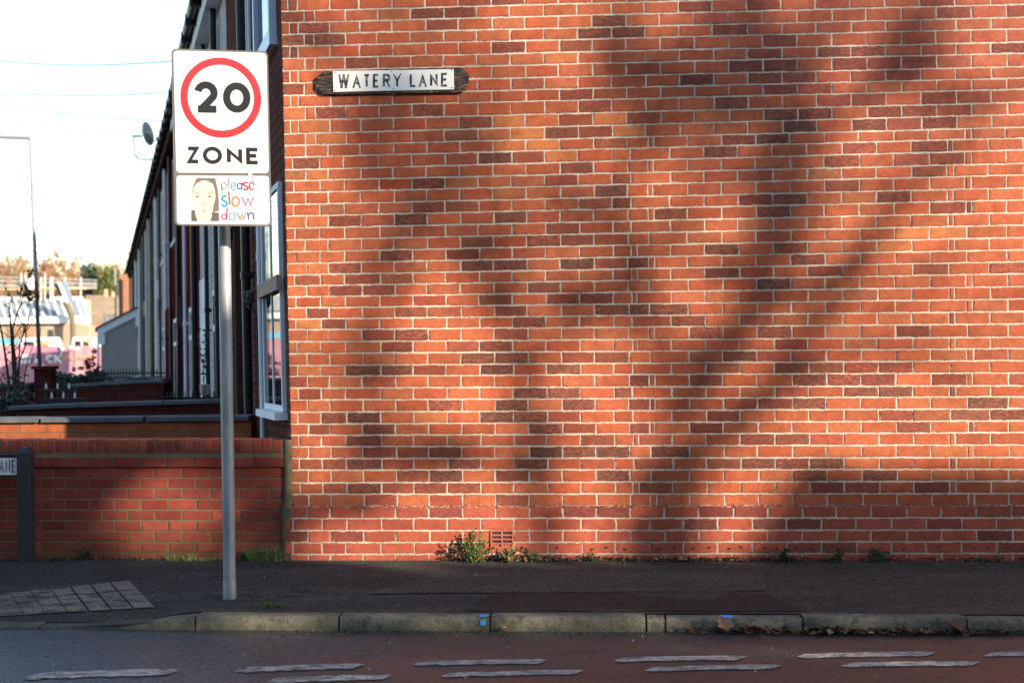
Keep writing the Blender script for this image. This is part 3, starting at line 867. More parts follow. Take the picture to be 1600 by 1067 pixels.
def arc(cx, cy, rx, ry, a0, a1, k=12):
    return [(cx + rx * math.cos(R(a0 + (a1 - a0) * i / k)), cy + ry * math.sin(R(a0 + (a1 - a0) * i / k))) for i in range(k + 1)]
GL = {  # unit glyphs: strokes in a box (w, 1)
 'W': (0.95, [[(0, 1), (.24, 0)], [(.24, 0), (.475, .95)], [(.475, .95), (.71, 0)], [(.71, 0), (.95, 1)]]),
 'A': (0.75, [[(0, 0), (.375, 1), (.75, 0)], [(.14, .33), (.61, .33)]]),
 'T': (0.66, [[(0, 1), (.66, 1)], [(.33, 1), (.33, 0)]]),
 'E': (0.55, [[(.55, 1), (0, 1), (0, 0), (.55, 0)], [(0, .52), (.48, .52)]]),
 'R': (0.62, [[(0, 0), (0, 1), (.36, 1)] + arc(.36, .75, .24, .25, 90, -90, 8)[1:] + [(0, .5)], [(.32, .5), (.62, 0)]]),
 'Y': (0.70, [[(0, 1), (.35, .48), (.70, 1)], [(.35, .48), (.35, 0)]]),
 'L': (0.52, [[(0, 1), (0, 0), (.52, 0)]]),
 'N': (0.68, [[(0, 0), (0, 1), (.68, 0), (.68, 1)]]),
 'Z': (0.72, [[(.03, 1), (.70, 1), (0.02, 0), (.72, 0)]]),
 'O': (0.92, [arc(.46, .5, .46, .52, 90, 450, 32)]),
 '0': (0.86, [arc(.43, .5, .38, .48, 90, 450, 36)]),
 '2': (0.78, [arc(.37, .67, .33, .33, 168, -28, 18) + [(.50, .34), (.17, .0)], [(0.03, 0), (.78, 0)]]),
 'p': (0.6, [[(.05, .62), (.12, -.45)], arc(.32, .28, .26, .33, 90, 450, 18)]),
 'l': (0.16, [[(.06, 1.05), (.10, 0)]]),
 'e': (0.6, [[(.06, .32), (.56, .36)] + arc(.32, .33, .26, .33, 10, 320, 16)]),
 'a': (0.62, [arc(.29, .3, .26, .32, 20, 380, 16), [(.54, .62), (.58, 0)]]),
 's': (0.5, [arc(.26, .47, .2, .17, 40, 250, 9) + arc(.26, .14, .21, .17, 70, -150, 9)]),
 'o': (0.7, [arc(.34, .33, .30, .34, 90, 450, 20)]),
 'w': (0.8, [[(0, .66), (.22, 0), (.40, .5), (.58, 0), (.80, .68)]]),
 'd': (0.6, [arc(.28, .28, .24, .30, 20, 380, 16), [(.56, 1.1), (.54, 0)]]),
 'n': (0.6, [[(.05, .62), (.10, 0)], [(.10, .42)] + arc(.33, .42, .2, .22, 150, 0, 8) + [(.55, 0)]]),
}
def ribbon(mb, pts, w_, PT, n, mi=0, col=None, cap=False, box=None):
    """flat stroke through 2-D points, mitred; PT maps (x, y, n) to the world"""
    cl = len(pts) > 3 and (Vector(pts[0]) - Vector(pts[-1])).length < 1e-6
    P2 = [Vector(p) for p in pts]
    if cl: P2 = P2[:-1]
    n_ = len(P2); L = []; Rr = []
    for i in range(n_):
        a = P2[(i - 1) % n_] if (cl or i > 0) else None
        b = P2[(i + 1) % n_] if (cl or i < n_ - 1) else None
        d1 = (P2[i] - a).normalized() if a is not None else None
        d2 = (b - P2[i]).normalized() if b is not None else None
        d1 = d1 or d2; d2 = d2 or d1
        t = d1 + d2
        t = t.normalized() if t.length > 1e-4 else d1
        nn = Vector((-t.y, t.x)); k = max(0.22 if box else 0.45, nn.dot(Vector((-d1.y, d1.x))))
        L.append(P2[i] + nn * w_ / 2 / k); Rr.append(P2[i] - nn * w_ / 2 / k)
    if box and not cl:
        for X_ in (L, Rr):
            for i in (0, n_ - 1):
                e = (P2[0] - P2[1] if i == 0 else P2[-1] - P2[-2]).normalized()
                if min(abs(e.x), abs(e.y)) > 0.05 and n_ < 6: X_[i] = X_[i] + e * w_ * 0.9 / max(abs(e.y), 0.3)
    if box:
        for X_ in (L, Rr):
            for i in range(n_):
                X_[i] = Vector((min(max(X_[i].x, box[0]), box[2]), min(max(X_[i].y, box[1]), box[3])))
    for i in range(n_ if cl else n_ - 1):
        j_ = (i + 1) % n_
        mb.face([PT(*q, n) for q in (Rr[i], Rr[j_], L[j_], L[i])], mi, col=col)
    if cap and not cl:
        for q, s in ((P2[0], 0.0), (P2[-1], 0.0002)):
            mb.face([PT(q.x + w_ / 2 * math.cos(k * math.pi / 5), q.y + w_ / 2 * math.sin(k * math.pi / 5), n + 0.0002 + s) for k in range(10)], mi, col=col)
def letters(spec, y, h, w_, PT, mat, parent, n=0.0):
    """spec: (character, left, right) outer edges; every letter its own part"""
    for ch, xa, xb in spec:
        st_ = GL[ch][1]; us = [a for s_ in st_ for a, b in s_]; u0, u1 = min(us), max(us)
        sx = (xb - xa - w_) / (u1 - u0); mb = MB(); hh = h - w_
        for k, s_ in enumerate(st_):
            ribbon(mb, [(xa + w_ / 2 + (a - u0) * sx, y + w_ / 2 + b * hh) for a, b in s_], w_, PT, n + 0.0003 * k, box=(xa, y, xb, y + h) if ch not in 'O0' else None)
        mb.build('letter', mat, parent)
# lettering drawn in photo px on the plate: x right, y up
def worn_black():
    n = NT('worn_black_letters'); d = n.noise(n.geo((1, 1, 0.8)), 70, 4, 0.7)
    c = n.ramp(d, [(0.50, (0.012, 0.012, 0.014)), (0.64, (0.30, 0.30, 0.29))]); return n.fin(c, 0.5)
PTn = lambda x, y, n: onwall(x, 138.6 - 0.016 * (x - 529) - y, nf + 0.006 + n)
letters([('W', 528.5, 546), ('A', 550.5, 564), ('T', 567.5, 578.5), ('E', 582.5, 592.5), ('R', 598, 610), ('Y', 613.5, 627.5), ('L', 640, 650.5), ('A', 654, 667), ('N', 672, 684), ('E', 689, 700)], 0, 21.8, 3.5, PTn, worn_black(), plate)

# ------------------------------------------------------------------ speed limit sign
SY = 8.58
base = onz(359, 933, 0.01)
sign = thing('speed_limit_sign', 'tall 20 zone sign with a please slow down panel on a galvanised post', 'road sign', base)
def PS(x, y, n=0.0): return P(x, y, SY - n)
def galv():
    n = NT('galvanised_steel'); g = n.geo((1, 1, 0.35))
    a = n.noise(g, 9, 5, 0.65); b = n.noise(n.geo(), 160, 3, 0.6)
    c = n.ramp(a, [(0.3, (0.20, 0.215, 0.225)), (0.7, (0.37, 0.38, 0.38))])
    c = n.mix(n.ramp(b, [(0.4, 0.35), (0.6, 0.0)]), c, (0.20, 0.21, 0.22))
    return n.fin(c, n.ramp(a, [(0.3, 0.45), (0.7, 0.65)]), 0.35, 0.5)
M['galv'] = galv()
mb = MB()
pts = [Vector((base.x, base.y, 0.0))] + [P(359.3 - (933 - y) * 0.0157, y, base.y) for y in (800, 600, 400, 200, 92)]
mb.tube(pts, 0.0385, 20)
mb.build('post', M['galv'], sign)
mb = MB(); a = pts[0]; b = pts[0].lerp(pts[1], 0.21); mb.tube([a, b, b + (pts[1] - pts[0]).normalized() * 0.006], [0.0412, 0.0408, 0.0387], 20)
mb.build('root_sleeve', M['galv'], sign)
def rrect(c, r, k=5):
    """rounded quad, c = TL, TR, BR, BL in photo px"""
    out = []
    for i in range(4):
        p = Vector(c[i]); a = (Vector(c[i - 1]) - p).normalized(); b = (Vector(c[(i + 1) % 4]) - p).normalized()
        for q in range(k + 1):
            f = q / k * math.pi / 2
            out.append(p + a * r * (1 - math.sin(f)) + b * r * (1 - math.cos(f)))
    return out
def plate_of(mb, outl, n0, n1, mi=0):
    fr_ = [PS(x, y, n1) for x, y in outl]; bk = [PS(x, y, n0) for x, y in outl]; N = len(outl)
    mb.face(fr_[::-1], mi); mb.face(bk, mi)
    for i in range(N): mb.face([bk[i], bk[(i + 1) % N], fr_[(i + 1) % N], fr_[i]][::-1], mi)
M['sign_grey'] = plain('sign_back_grey', (0.115, 0.11, 0.10), 0.5, 0.15)
M['sign_white'] = plain('reflective_white', (0.53, 0.53, 0.525), 0.30, 0.06, 5)
M['sign_red'] = plain('reflective_red', (0.50, 0.030, 0.034), 0.35, 0.12, 14)
M['sign_black'] = plain('sign_black', (0.018, 0.017, 0.016), 0.4, 0.15)
mb = MB(); plate_of(mb, rrect([(267.5, 76.5), (418.5, 80.5), (425, 354), (273, 352.5)], 7), -0.012, 0.0); panel = mb.build('sign_panel', M['sign_grey'], sign)
for y in (120, 230, 320):                     # fixing rails behind
    mb = MB()
    p_ = P(359.3 - (933 - y) * 0.0157, y, SY)
    mb.box(p_ + Vector((-0.22, 0.013, -0.02)), (0.44, 0, 0), (0, 0.022, 0), (0, 0, 0.04))
    mb.build('fixing_rail', M['galv'], sign)
mb = MB(); plate_of(mb, rrect([(270.8, 79.5), (416, 83.3), (420.2, 270.8), (275.4, 270.0)], 6), 0.0005, 0.002); upf = mb.build('zone_face', M['sign_white'], panel)
mb = MB(); plate_of(mb, rrect([(275.6, 274.6), (420.2, 275.2), (421.6, 351), (276.4, 350)], 5), 0.0005, 0.002); lof = mb.build('message_face', M['sign_white'], panel)
TILT = 0.022
def PTs(x, y, n): return PS(x + y * -TILT, -y + x * 0.018, n)    # small upright frame; origin is added by the callers
def frame_at(ox, oy):
    return lambda x, y, n: PS(ox + x + -y * TILT, oy - y + x * 0.018, n)
mb = MB(); fr1 = frame_at(345, 153)
ribbon(mb, arc(0, 0, 57.5, 57.0, 90, 450, 64), 11.2, fr1, 0.003); mb.build('red_ring', M['sign_red'], upf)
fr2 = frame_at(305.5, 175.9)
letters([('2', -1.8, 38.5), ('0', 43.5, 86.5)], -0.3, 49, 11.3, fr2, M['sign_black'], upf, 0.003)
fr3 = frame_at(291.3, 255.2)
letters([('Z', 0, 21.5), ('O', 26, 56), ('N', 63.5, 87.5), ('E', 93.5, 114.5)], -0.3, 26.4, 6.1, fr3, M['sign_black'], upf, 0.003)
# hand-lettered message
cols = dict(p='9fb9ae', l='e3a9cc', e='7fd3f2', a='7a74bd', s='f0474d', E='ec4a86', S='46c3f2', L='e86a72', o='f6a873', w='e48fc8', d='e86fae', O='9fd3d6', W='f0a070', n='5f68ac')
mc = {}
def crayon(h):
    if h not in mc: mc[h] = plain('crayon_' + h, tuple(x ** 1.4 * .52 for x in hexc(h)), 0.5, 0.08, 60)
    return mc[h]
def zp(x, y): return (280 + x / 10.667, 270 + y / 10.667)
def hand(ch, hexv, strokes, w_):
    mb = MB()
    for i, s_ in enumerate(strokes):
        ribbon(mb, [(zp(*q)[0], -zp(*q)[1]) for q in s_], w_ / 10.667, lambda x, y, n: PS(x, -y, n), 0.003 + 0.0006 * i, cap=True)
    mb.build('letter', crayon(hexv), lof)
def el(cx, cy, rx, ry, a0=90, a1=450, k=18): return [(cx + rx * math.cos(R(a)), cy - ry * math.sin(R(a))) for a in [a0 + (a1 - a0) * i / k for i in range(k + 1)]]
hand('p', '8fb5a6', [[(700, 185), (722, 360)], el(748, 222, 40, 52)], 15)
hand('l', 'dc9cc6', [[(818, 95), (832, 265)]], 18)
hand('e', '70cdf5', [[(865, 235), (942, 212)] + el(905, 222, 38, 62, 10, 310)], 20)
hand('a', '7069bb', [el(1008, 225, 38, 48), [(1052, 170), (1040, 270)]], 20)
hand('s', 'ee4048', [el(1108, 192, 34, 28, 40, 250, 9) + el(1110, 258, 36, 28, 70, -150, 9)], 26)
hand('e', 'ea3d78', [[(1168, 235), (1250, 205)] + el(1208, 222, 40, 62, 15, 320)], 22)
hand('s', '3fbdf2', [el(756, 430, 42, 40, 50, 250, 9) + el(756, 518, 40, 42, 70, -160, 9)], 32)
hand('l', 'e5646c', [[(826, 325), (842, 525)]], 26)
hand('o', 'f59f63', [el(940, 482, 60, 78)], 26)
hand('w', 'de86c0', [[(1042, 410), (1108, 545), (1148, 430), (1190, 545), (1238, 400)]], 22)
hand('d', 'e468aa', [el(748, 735, 40, 42), [(802, 590), (792, 775)]], 22)
hand('o', '93d0d4', [el(882, 730, 46, 58)], 22)
hand('w', 'f2a06a', [[(955, 670), (1020, 780), (1048, 700), (1075, 780), (1112, 665)]], 20)
hand('n', '5a63a8', [[(1140, 670), (1160, 775)], [(1155, 710), (1190, 665), (1235, 680), (1248, 775)]], 20)
# child's drawing of a face
pm = {k: plain('drawing_' + k, tuple(x ** 1.35 * .52 for x in hexc(v)), 0.6, 0.05, 60) for k, v in dict(paper='f1efe9', hair='a3958f', skin='f4efe0', cloth='8e8480', line='b9b199', eye='7f8c93', lip='dcbfae').items()}
por = MB(); keys = list(pm)
def poly(pts, mat, n):
    por.face([PS(*zp(*q), n) for q in pts][::-1], keys.index(mat))
poly([(190, 80), (668, 82), (668, 810), (200, 810)], 'paper', 0.0026)
poly([(215, 330), (240, 215), (290, 90), (600, 92), (645, 300), (660, 480), (660, 640), (560, 655), (580, 500), (600, 300), (560, 180), (430, 145), (300, 170), (240, 250), (222, 350)], 'hair', 0.0029)
poly([(345, 640), (490, 640), (520, 808), (305, 808)], 'skin', 0.0031)
poly(el(420, 390, 185, 262, 90, 440, 28), 'skin', 0.0033)
poly([(205, 628), (258, 622), (275, 720), (305, 806), (205, 808)], 'cloth', 0.0036)
poly([(545, 652), (662, 672), (664, 806), (520, 806), (545, 730)], 'cloth', 0.0036)
for ex in (300, 510):
    poly(el(ex, 398, 34, 15, 90, 440, 12), 'line', 0.0037); poly(el(ex, 400, 17, 13, 90, 440, 10), 'eye', 0.0040)
    ribbon(por, [(zp(ex - 45, 352)[0], -zp(ex - 45, 352)[1]), (zp(ex, 338)[0], -zp(ex, 338)[1]), (zp(ex + 45, 350)[0], -zp(ex + 45, 350)[1])], 1.2, lambda x, y, n: PS(x, -y, n), 0.0037, keys.index('line'))
ribbon(por, [(zp(365, 505)[0], -zp(365, 505)[1]), (zp(400, 522)[0], -zp(400, 522)[1]), (zp(440, 505)[0], -zp(440, 505)[1])], 1.0, lambda x, y, n: PS(x, -y, n), 0.0037, keys.index('line'))
poly([(360, 628), (410, 618), (462, 628), (415, 652)], 'lip', 0.0037)
por.build('face_drawing', list(pm.values()), lof)
mb = MB(); mb.disc(PS(391, 273, 0.004), (0, -1, 0), 0.013, 8); mb.build('tape_scrap', plain('tape', (0.6, 0.55, 0.45), 0.6), panel)

# ------------------------------------------------------------------ garden wall beside the gable
GP0 = onwall(449, 780, 0.004); GP0.z = 0
GD = (WE * -1.0 + WN * -0.03).normalized(); GNN = Vector((-GD.y, GD.x, 0))
if GNN.y > 0: GNN = -GNN
def GP(s, z, n=0.0): return GP0 + GD * s + GNN * n + Vector((0, 0, z))
def GS(px, py=780): return (onplane(px, py, GP0, GNN) - GP0).dot(GD)
def GZ(py, px=300): return onplane(px, py, GP0, GNN).z
GLEN = 7.0
gwall = thing('garden_wall', 'low red brick garden wall with brick on edge coping and mossy joints beside the gable', 'wall', GP(2, 0))
mb = MB()
gt = GZ(687)
gz_line = GZ(729); gz_band0 = GZ(713.5); gz_band1 = GZ(707)
GTH = 0.225
def gsheet(z0, z1, n):
    mb.face([GP(0, z0, n), GP(GLEN, z0, n), GP(GLEN, z1, n), GP(0, z1, n)][::-1], 0)
gsheet(-0.1, gz_line, 0.0)
mb.face([GP(0, gz_line, 0.0), GP(GLEN, gz_line, 0.0), GP(GLEN, gz_line, 0.02), GP(0, gz_line, 0.02)][::-1], 0)
gsheet(gz_line, gt - 0.004, 0.02)
mb.face([GP(0, gt - 0.004, 0.02), GP(GLEN, gt - 0.004, 0.02), GP(GLEN, gt - 0.004, -GTH), GP(0, gt - 0.004, -GTH)][::-1], 0)
mb.face([GP(0, -0.1, -GTH), GP(GLEN, -0.1, -GTH), GP(GLEN, gt - 0.004, -GTH), GP(0, gt - 0.004, -GTH)], 0)
mb.face([GP(GLEN, -0.1, -GTH), GP(GLEN, -0.1, 0.0), GP(GLEN, gt - 0.004, 0.02), GP(GLEN, gt - 0.004, -GTH)], 0)
def gcol():
    v = rnd.gauss(1, 0.12); h = rnd.gauss(0, 1)
    c = (0.225 * v, 0.038 * v * (1 + .12 * h), 0.024 * v * (1 + .12 * h))
    return c + (rnd.uniform(0, 0.35) if rnd.random() < 0.3 else 0.05,)
GPm = lambda u, z, n: GP(u, z, n)
def pitch_at(s): return max(0.176, 0.226 - 0.030 * max(0, s - 0.2))
nrow = 9
rows_z = [GZ(880) - 0.06] + [GZ(880 - (880 - 729.5) * i / nrow) for i in range(1, nrow + 1)]
rows_z[0] = -0.04
gg = 0.011
for r in range(nrow):
    s = 0.012 if r % 2 else 0.012 - 0.113
    while s < GLEN - 0.05:
        p_ = pitch_at(s); a = max(s, 0.012); b = min(s + p_, GLEN)
        if b - a > 0.03:
            brick_face(mb, GPm, a + gg / 2, b - gg / 2, lambda u, z=rows_z[r]: z + gg / 2, lambda u, z=rows_z[r + 1]: z - gg / 2, gcol(), 0.0035, jit=0.0016, inset=0.008)
        s += p_
s = 0.02
while s < GLEN - 0.05:
    p_ = pitch_at(s) * 1.0; brick_face(mb, GPm, s + gg / 2, min(s + p_, GLEN) - gg / 2, lambda u: gz_line + 0.001, lambda u: gz_band0 - 0.002, gcol(), 0.026, jit=0.0014, sink=0.02); s += p_
s = 0.03
while s < GLEN - 0.05:
    p_ = pitch_at(s) * 0.335
    c = gcol(); j = rnd.uniform(-.003, .003); n1 = 0.024 + rnd.uniform(-.002, .002)
    a, b = s + 0.006, min(s + p_, GLEN) - 0.006
    brick_face(mb, GPm, a, b, lambda u: gz_band1 + 0.002, lambda u, j=j: gt + j, c, n1, jit=0.0014, seg=2, inset=0.006)
    mb.face([GP(a, gt + j, n1 - 0.002), GP(b, gt + j, n1 - 0.002), GP(b, gt + j, -GTH + 0.01), GP(a, gt + j, -GTH + 0.01)][::-1], 1, col=c, at=[0.5] * 4)
    s += p_
mb.build('brickwork', [M['garden_mortar'], M['garden_brick']], gwall)
# mortar fillet where it meets the gable, bulging round the plinth
mb = MB()
prof = []
for i in range(24):
    z = gt * i / 23
    wob = 0.006 * noise.noise((z * 9, 1.3, 0)); off = 0.0 if z > bz + 0.02 else -0.018
    prof.append([GP(0.024 + wob - off * 1.2, z, 0.004), GP(0.016 + wob - off, z, 0.026), GP(-0.012 + wob - off, z, 0.030), GP(-0.040 - off * 0.5, z, 0.004 if z > bz else 0.03)])
mb.grid(prof)
mb.build('mortar_fillet', plain('mossy_mortar', (0.085, 0.075, 0.04), 0.95, 0.45, 18, bump=0.7), gwall)

# ------------------------------------------------------------------ second street nameplate on a post, cut by the frame
lp = thing('low_street_nameplate', 'low street nameplate ending in LANE on black posts in front of the garden wall', 'street sign', onz(41, 879, 0.0))
PY = onz(41, 879, 0.0).y
mb = MB()
def PL(px, py, n=0.0): return P(px, py, PY - n)
w0 = (PL(52, 800) - PL(31, 800)).x
pb = PL(31, 880); ptp = PL(30, 707)
for pa_ in (0.0, -1.42):
    o = Vector((pb.x + pa_, PY - 0.05, -0.05)); H_ = ptp.z + 0.05
    mb2 = MB(); mb2.box(o, (w0, 0, 0), (0, 0.10, 0), (0, 0, H_))
    a = [o + Vector((0, 0, H_)), o + Vector((w0, 0, H_)), o + Vector((w0, .1, H_)), o + Vector((0, .1, H_))]
    b = [q.lerp(sum(a, Vector()) / 4, 0.6) + Vector((0, 0, 0.04)) for q in a]
    mb2.hexa(a, b)
    mb2.build('post', plain('black_painted_post', (0.022, 0.022, 0.024), 0.55, 0.35, 12, stretch=(3, 3, .5)), lp, 0.004)
mb = MB(); xL = pb.x - 1.36; q0 = PL(30, 709); q1 = PL(30, 744)
mb.box((xL, PY - 0.03, q1.z), (pb.x - xL, 0, 0), (0, 0.022, 0), (0, 0, q0.z - q1.z)); mb.build('backing_board', M['black_pipe'], lp)
mb = MB(); q0 = PL(30, 714.5); q1 = PL(30, 741)
mb.box((xL + 0.02, PY - 0.034, q1.z), (pb.x - xL - 0.025, 0, 0), (0, 0.004, 0), (0, 0, q0.z - q1.z)); lpl = mb.build('name_plate', M['sign_white'], lp)
xr = pb.x - 0.012
lsp = []
for ch, w_ in zip('ENAL YRETAW', (.029, .034, .036, .028, .05, .036, .034, .029, .034, .036, .048)):
    if ch != ' ': lsp.append((ch, xr - w_, xr))
    xr -= w_ + .0105
letters(lsp, q1.z + 0.017, 0.092, 0.0085, lambda x, y, n: Vector((x, PY - 0.0352 - n, y)), M['sign_black'], lpl)

# ------------------------------------------------------------------ the rest of the terrace
def zfront(parent, t0, t1, mat):
    mb = MB()
    for i in range(6):
        z0 = -0.4 + i * (ROOFZ + 0.4) / 6; z1 = -0.4 + (i + 1) * (ROOFZ + 0.4) / 6
        q = ((t0, z0), (t1, z0), (t1, z1), (t0, z1))
        mb.face([FP(t, z) for t, z in q][::-1], 0, uv=list(q)[::-1])
    for t in (t1,):
        q = ((0, -0.4), (8, -0.4), (8, ROOFZ), (4, ROOFZ + 2.9), (0, ROOFZ))
        mb.face([FP(t, z, -n) for n, z in q][::-1], 0, uv=list(q)[::-1])
    q = ((t0, -0.4), (t1, -0.4), (t1, ROOFZ), (t0, ROOFZ))
    mb.face([FP(t, z, -8) for t, z in q], 0, uv=list(q))
    return mb.build('wall', mat, parent)
mb = MB()   # back and inner side of the end house
q = ((0.0, -0.4), (4.6, -0.4), (4.6, ROOFZ), (0.0, ROOFZ)); mb.face([FP(t + (WE.dot(FD) * 0), z, -7.9) for t, z in q], 0, uv=list(q)); mb.build('back_wall', M['front_brick'], house)
specs = [
 (4.6, 9.2, 'white_paint_brick', 'second house of the terrace, white painted front with white door', 'white_paint', 'white_paint', 'black_pipe'),
 (9.2, 13.8, 'red_paint_brick', 'third house of the terrace, dark red painted front with purple door', 'purple', 'white_upvc', 'black_pipe'),
 (13.8, 18.4, 'red_paint_brick', 'fourth house of the terrace, dark red front behind a white downpipe', 'dark_red', 'white_upvc', 'white_paint'),
 (18.4, 23.0, 'pale_brick', 'fifth house of the terrace, flaking pale brick front under the satellite dish', 'brown_frame', 'white_upvc', 'white_paint'),
 (23.0, 27.6, 'brown_brick', 'sixth house of the terrace, brown brick with cream pipe', 'brown_frame', 'brown_frame', 'cream_paint'),
 (27.6, 32.2, 'front_brick', 'seventh house of the terrace, dark brick with black pipe', 'dark_red', 'brown_frame', 'black_pipe'),
 (32.2, 36.8, 'brown_brick', 'eighth house of the terrace, brown brick just before the pebbledashed porch', 'brown_frame', 'brown_frame', 'white_paint'),
 (36.8, 41.4, 'white_paint_brick', 'ninth house of the terrace, pale front carrying the pebbledashed porch', 'white_paint', 'white_upvc', 'white_paint'),
 (41.4, 46.0, 'front_brick', 'tenth house of the terrace, dark brick front seen above the porch roof', 'brown_frame', 'brown_frame', 'black_pipe'),
 (46.0, 50.6, 'brown_brick', 'last visible house at the far end of the terrace', 'brown_frame', 'brown_frame', 'black_pipe'),
]
for i, (t0, t1, wm, lab, dm, fm, pm_) in enumerate(specs):
    h_ = thing('terrace_house', lab, 'house', FP((t0 + t1) / 2, 0, 0), 'terraced houses in a row')
    zfront(h_, t0, t1, M[wm])
    roof(h_, t0, t1); gutter(h_, t0, t1, ROOFZ, M['black_pipe'], M['white_paint'] if i < 2 else M['brown_frame'])
    pipe(h_, t1 - 0.25 if i not in (0,) else t0 + 0.9, 0.038, -0.2, ROOFZ - 0.1, M[pm_])
    if i < 7: pipe(h_, t0 + 2.65, 0.028, -0.2, ROOFZ - 0.1, M[('black_pipe', 'white_paint', 'black_pipe', 'black_pipe')[i % 4]])
    if i in (1, 4, 5, 6): pipe(h_, t0 + 0.25, 0.042, -0.2, ROOFZ - 0.1, M['black_pipe'])
    # door with frame and handle
    dt = t1 - 1.55 if i != 0 else t1 - 1.3
    mb = MB(); slab(mb, dt, dt + 0.9, 0.05, 2.1, -0.05, 0.03); dr = mb.build('door', M[dm], h_)
    mb = MB(); pr = .10 if i in (1, 2) else .035; slab(mb, dt - 0.12, dt, 0.0, 2.6, 0.0, pr); slab(mb, dt + 0.9, dt + 1.02, 0.0, 2.6, 0.0, pr); slab(mb, dt, dt + 0.9, 2.1, 2.6, 0.0, pr - .01); mb.build('door_frame', M[dm] if i in (1, 2) else M[fm], dr)
    mb = MB(); slab(mb, dt + 0.08, dt + 0.13, 1.0, 1.22, 0.03, 0.07); mb.build('handle', M['iron'], dr)
    window(h_, t0 + 0.9, t0 + 2.3, 0.85, 2.35, 0.012, M[fm], 1, 1.9)
    window(h_, t0 + 0.9, t0 + 2.1, 3.7, 5.2, 0.012, M[fm], 1, None)
    if i in (3, 5, 7):
        mb = MB(); slab(mb, t0 + 2.9, t0 + 3.15, 3.0, 3.4, 0.0, 0.11); mb.build('alarm_box', M['white_upvc'] if i != 5 else M['cream_paint'], h_)

# pebbledashed lean-to porch
tp = TX(217)
pc = FP(tp, 0, 0.6)
porch = thing('lean_to_porch', 'grey pebbledashed lean-to with white bargeboard on the far terrace front', 'porch', pc)
zq = lambda py, n: FZ(py, tp, n)
w_p = 1.25
def porch_poly(n_list): return n_list
pyA = [(0.0, -0.3), (w_p, -0.3), (w_p, zq(519, w_p)), (0.0, zq(487, 0))]
mb = MB()
a = [FP(tp, z, n) for n, z in pyA]; b = [FP(tp + 3.2, z, n) for n, z in pyA]
mb.hexa(a[::-1], b[::-1]); mb.build('wall', M['grey_render'], porch)
mb = MB()
def bar(n0, z0, n1, z1, th, tt0, tt1):
    aa = [FP(tt0, z0, n0), FP(tt0, z1, n1), FP(tt0, z1 + th, n1), FP(tt0, z0 + th, n0)]
    bb = [FP(tt1, z0, n0), FP(tt1, z1, n1), FP(tt1, z1 + th, n1), FP(tt1, z0 + th, n0)]
    mb.hexa(aa, bb)
bar(-0.0, zq(495, 0), w_p + 0.12, zq(527, w_p), 0.26, tp - 0.09, tp - 0.02); bar(w_p - 0.13, zq(540, w_p), w_p + 0.12, zq(540, w_p), 0.36, tp - 0.085, tp - 0.015)
mb.build('bargeboard', M['white_paint'], porch)
mb = MB(); bar(0.0, zq(483, 0), w_p + 0.2, zq(517, w_p), 0.07, tp - 0.14, tp + 3.3); mb.build('roof', M['slate'], porch)
mb = MB(); mb.tube([FP(tp - 0.06, zq(528, w_p), w_p + 0.10), FP(tp - 0.06, -0.2, w_p + 0.10)], 0.045, 8); mb.build('downpipe', M['white_paint'], porch)
# bright brick flank of a building behind the terrace end
fb = thing('far_brick_building', 'sunlit orange brick wall just past the far terrace end', 'house', P(197, 600, 92))
mb = MB(); q0 = P(191, 432, 92); q1 = P(260, 432, 92)
pts = [Vector((q0.x, 92, -2.2)), Vector((q1.x, 92, -2.2)), Vector((q1.x, 92, P(0, 428, 92).z)), Vector((q0.x, 92, P(0, 432, 92).z))]
mb.face(pts, 0, uv=[(p.x + 50, p.z + 5) for p in pts])
p2 = [q + Vector((0, 8, 0)) for q in pts]
for i in range(4): mb.face([pts[i], p2[i], p2[(i + 1) % 4], pts[(i + 1) % 4]][::1], 0, uv=[(i * 2.0, pts[i].z), (i * 2.0 + 8, p2[i].z), (i * 2.0 + 8, p2[(i + 1) % 4].z + .01), (i * 2.0, pts[(i + 1) % 4].z + .01)])
mb.build('wall', M['orange_brick'], fb)
mb = MB(); x = P(188.5, 440, 91.8); mb.box((x.x - 0.10, 91.7, -2.2), (0.22, 0, 0), (0, 0.2, 0), (0, 0, P(0, 440, 92).z + 2.2)); mb.build('downpipe', M['black_pipe'], fb)

# ------------------------------------------------------------------ satellite dish
ds_t = TX(250)
dish = thing('satellite_dish', 'grey satellite dish on a bent arm below the terrace eaves', 'satellite dish', P(242, 248, 33))
DYY = 33.0
dc = P(227, 210, DYY)
ax = Vector((0.72, 0.62, 0.26)).normalized()
a = ax.cross(Vector((0, 0, 1))).normalized(); b = a.cross(ax)
mb = MB(); rows = []
for i in range(7):
    r = 0.265 * i / 6 + 1e-4; dpt = 0.075 * (r / 0.265) ** 2
    rows.append([dc + a * r * math.cos(k * math.pi / 12) + b * r * 1.06 * math.sin(k * math.pi / 12) + ax * dpt for k in range(24)])
mb.grid(rows, closed=True)
rows2 = [[q - ax * 0.012 for q in r] for r in rows]; mb.grid(rows2[::-1], closed=True); mb.grid([rows[-1], rows2[-1]], closed=True)
mb.build('reflector', plain('dish_grey', (0.10, 0.125, 0.145), 0.5, 0.2), dish)
mb = MB(); arm_end = P(246, 219, DYY - 0.1)
mb.tube([dc - b * 0.20 + ax * 0.05, arm_end], 0.012, 6); mb.tube([arm_end, arm_end + Vector((-0.02, 0, 0.07))], 0.03, 8); mb.build('receiver_arm', M['iron'], dish)
mb = MB()
mb.tube([P(244, 249, DYY), P(222, 249.5, DYY), P(215, 248, DYY), P(211.5, 243, DYY), P(210, 232, DYY), P(208.5, 211, DYY)], 0.022, 8)
mb.tube([P(207, 213, DYY), P(222, 213, DYY)], 0.03, 8)
mb.build('mounting_arm', plain('arm_grey', (0.10, 0.12, 0.14), .5), dish)

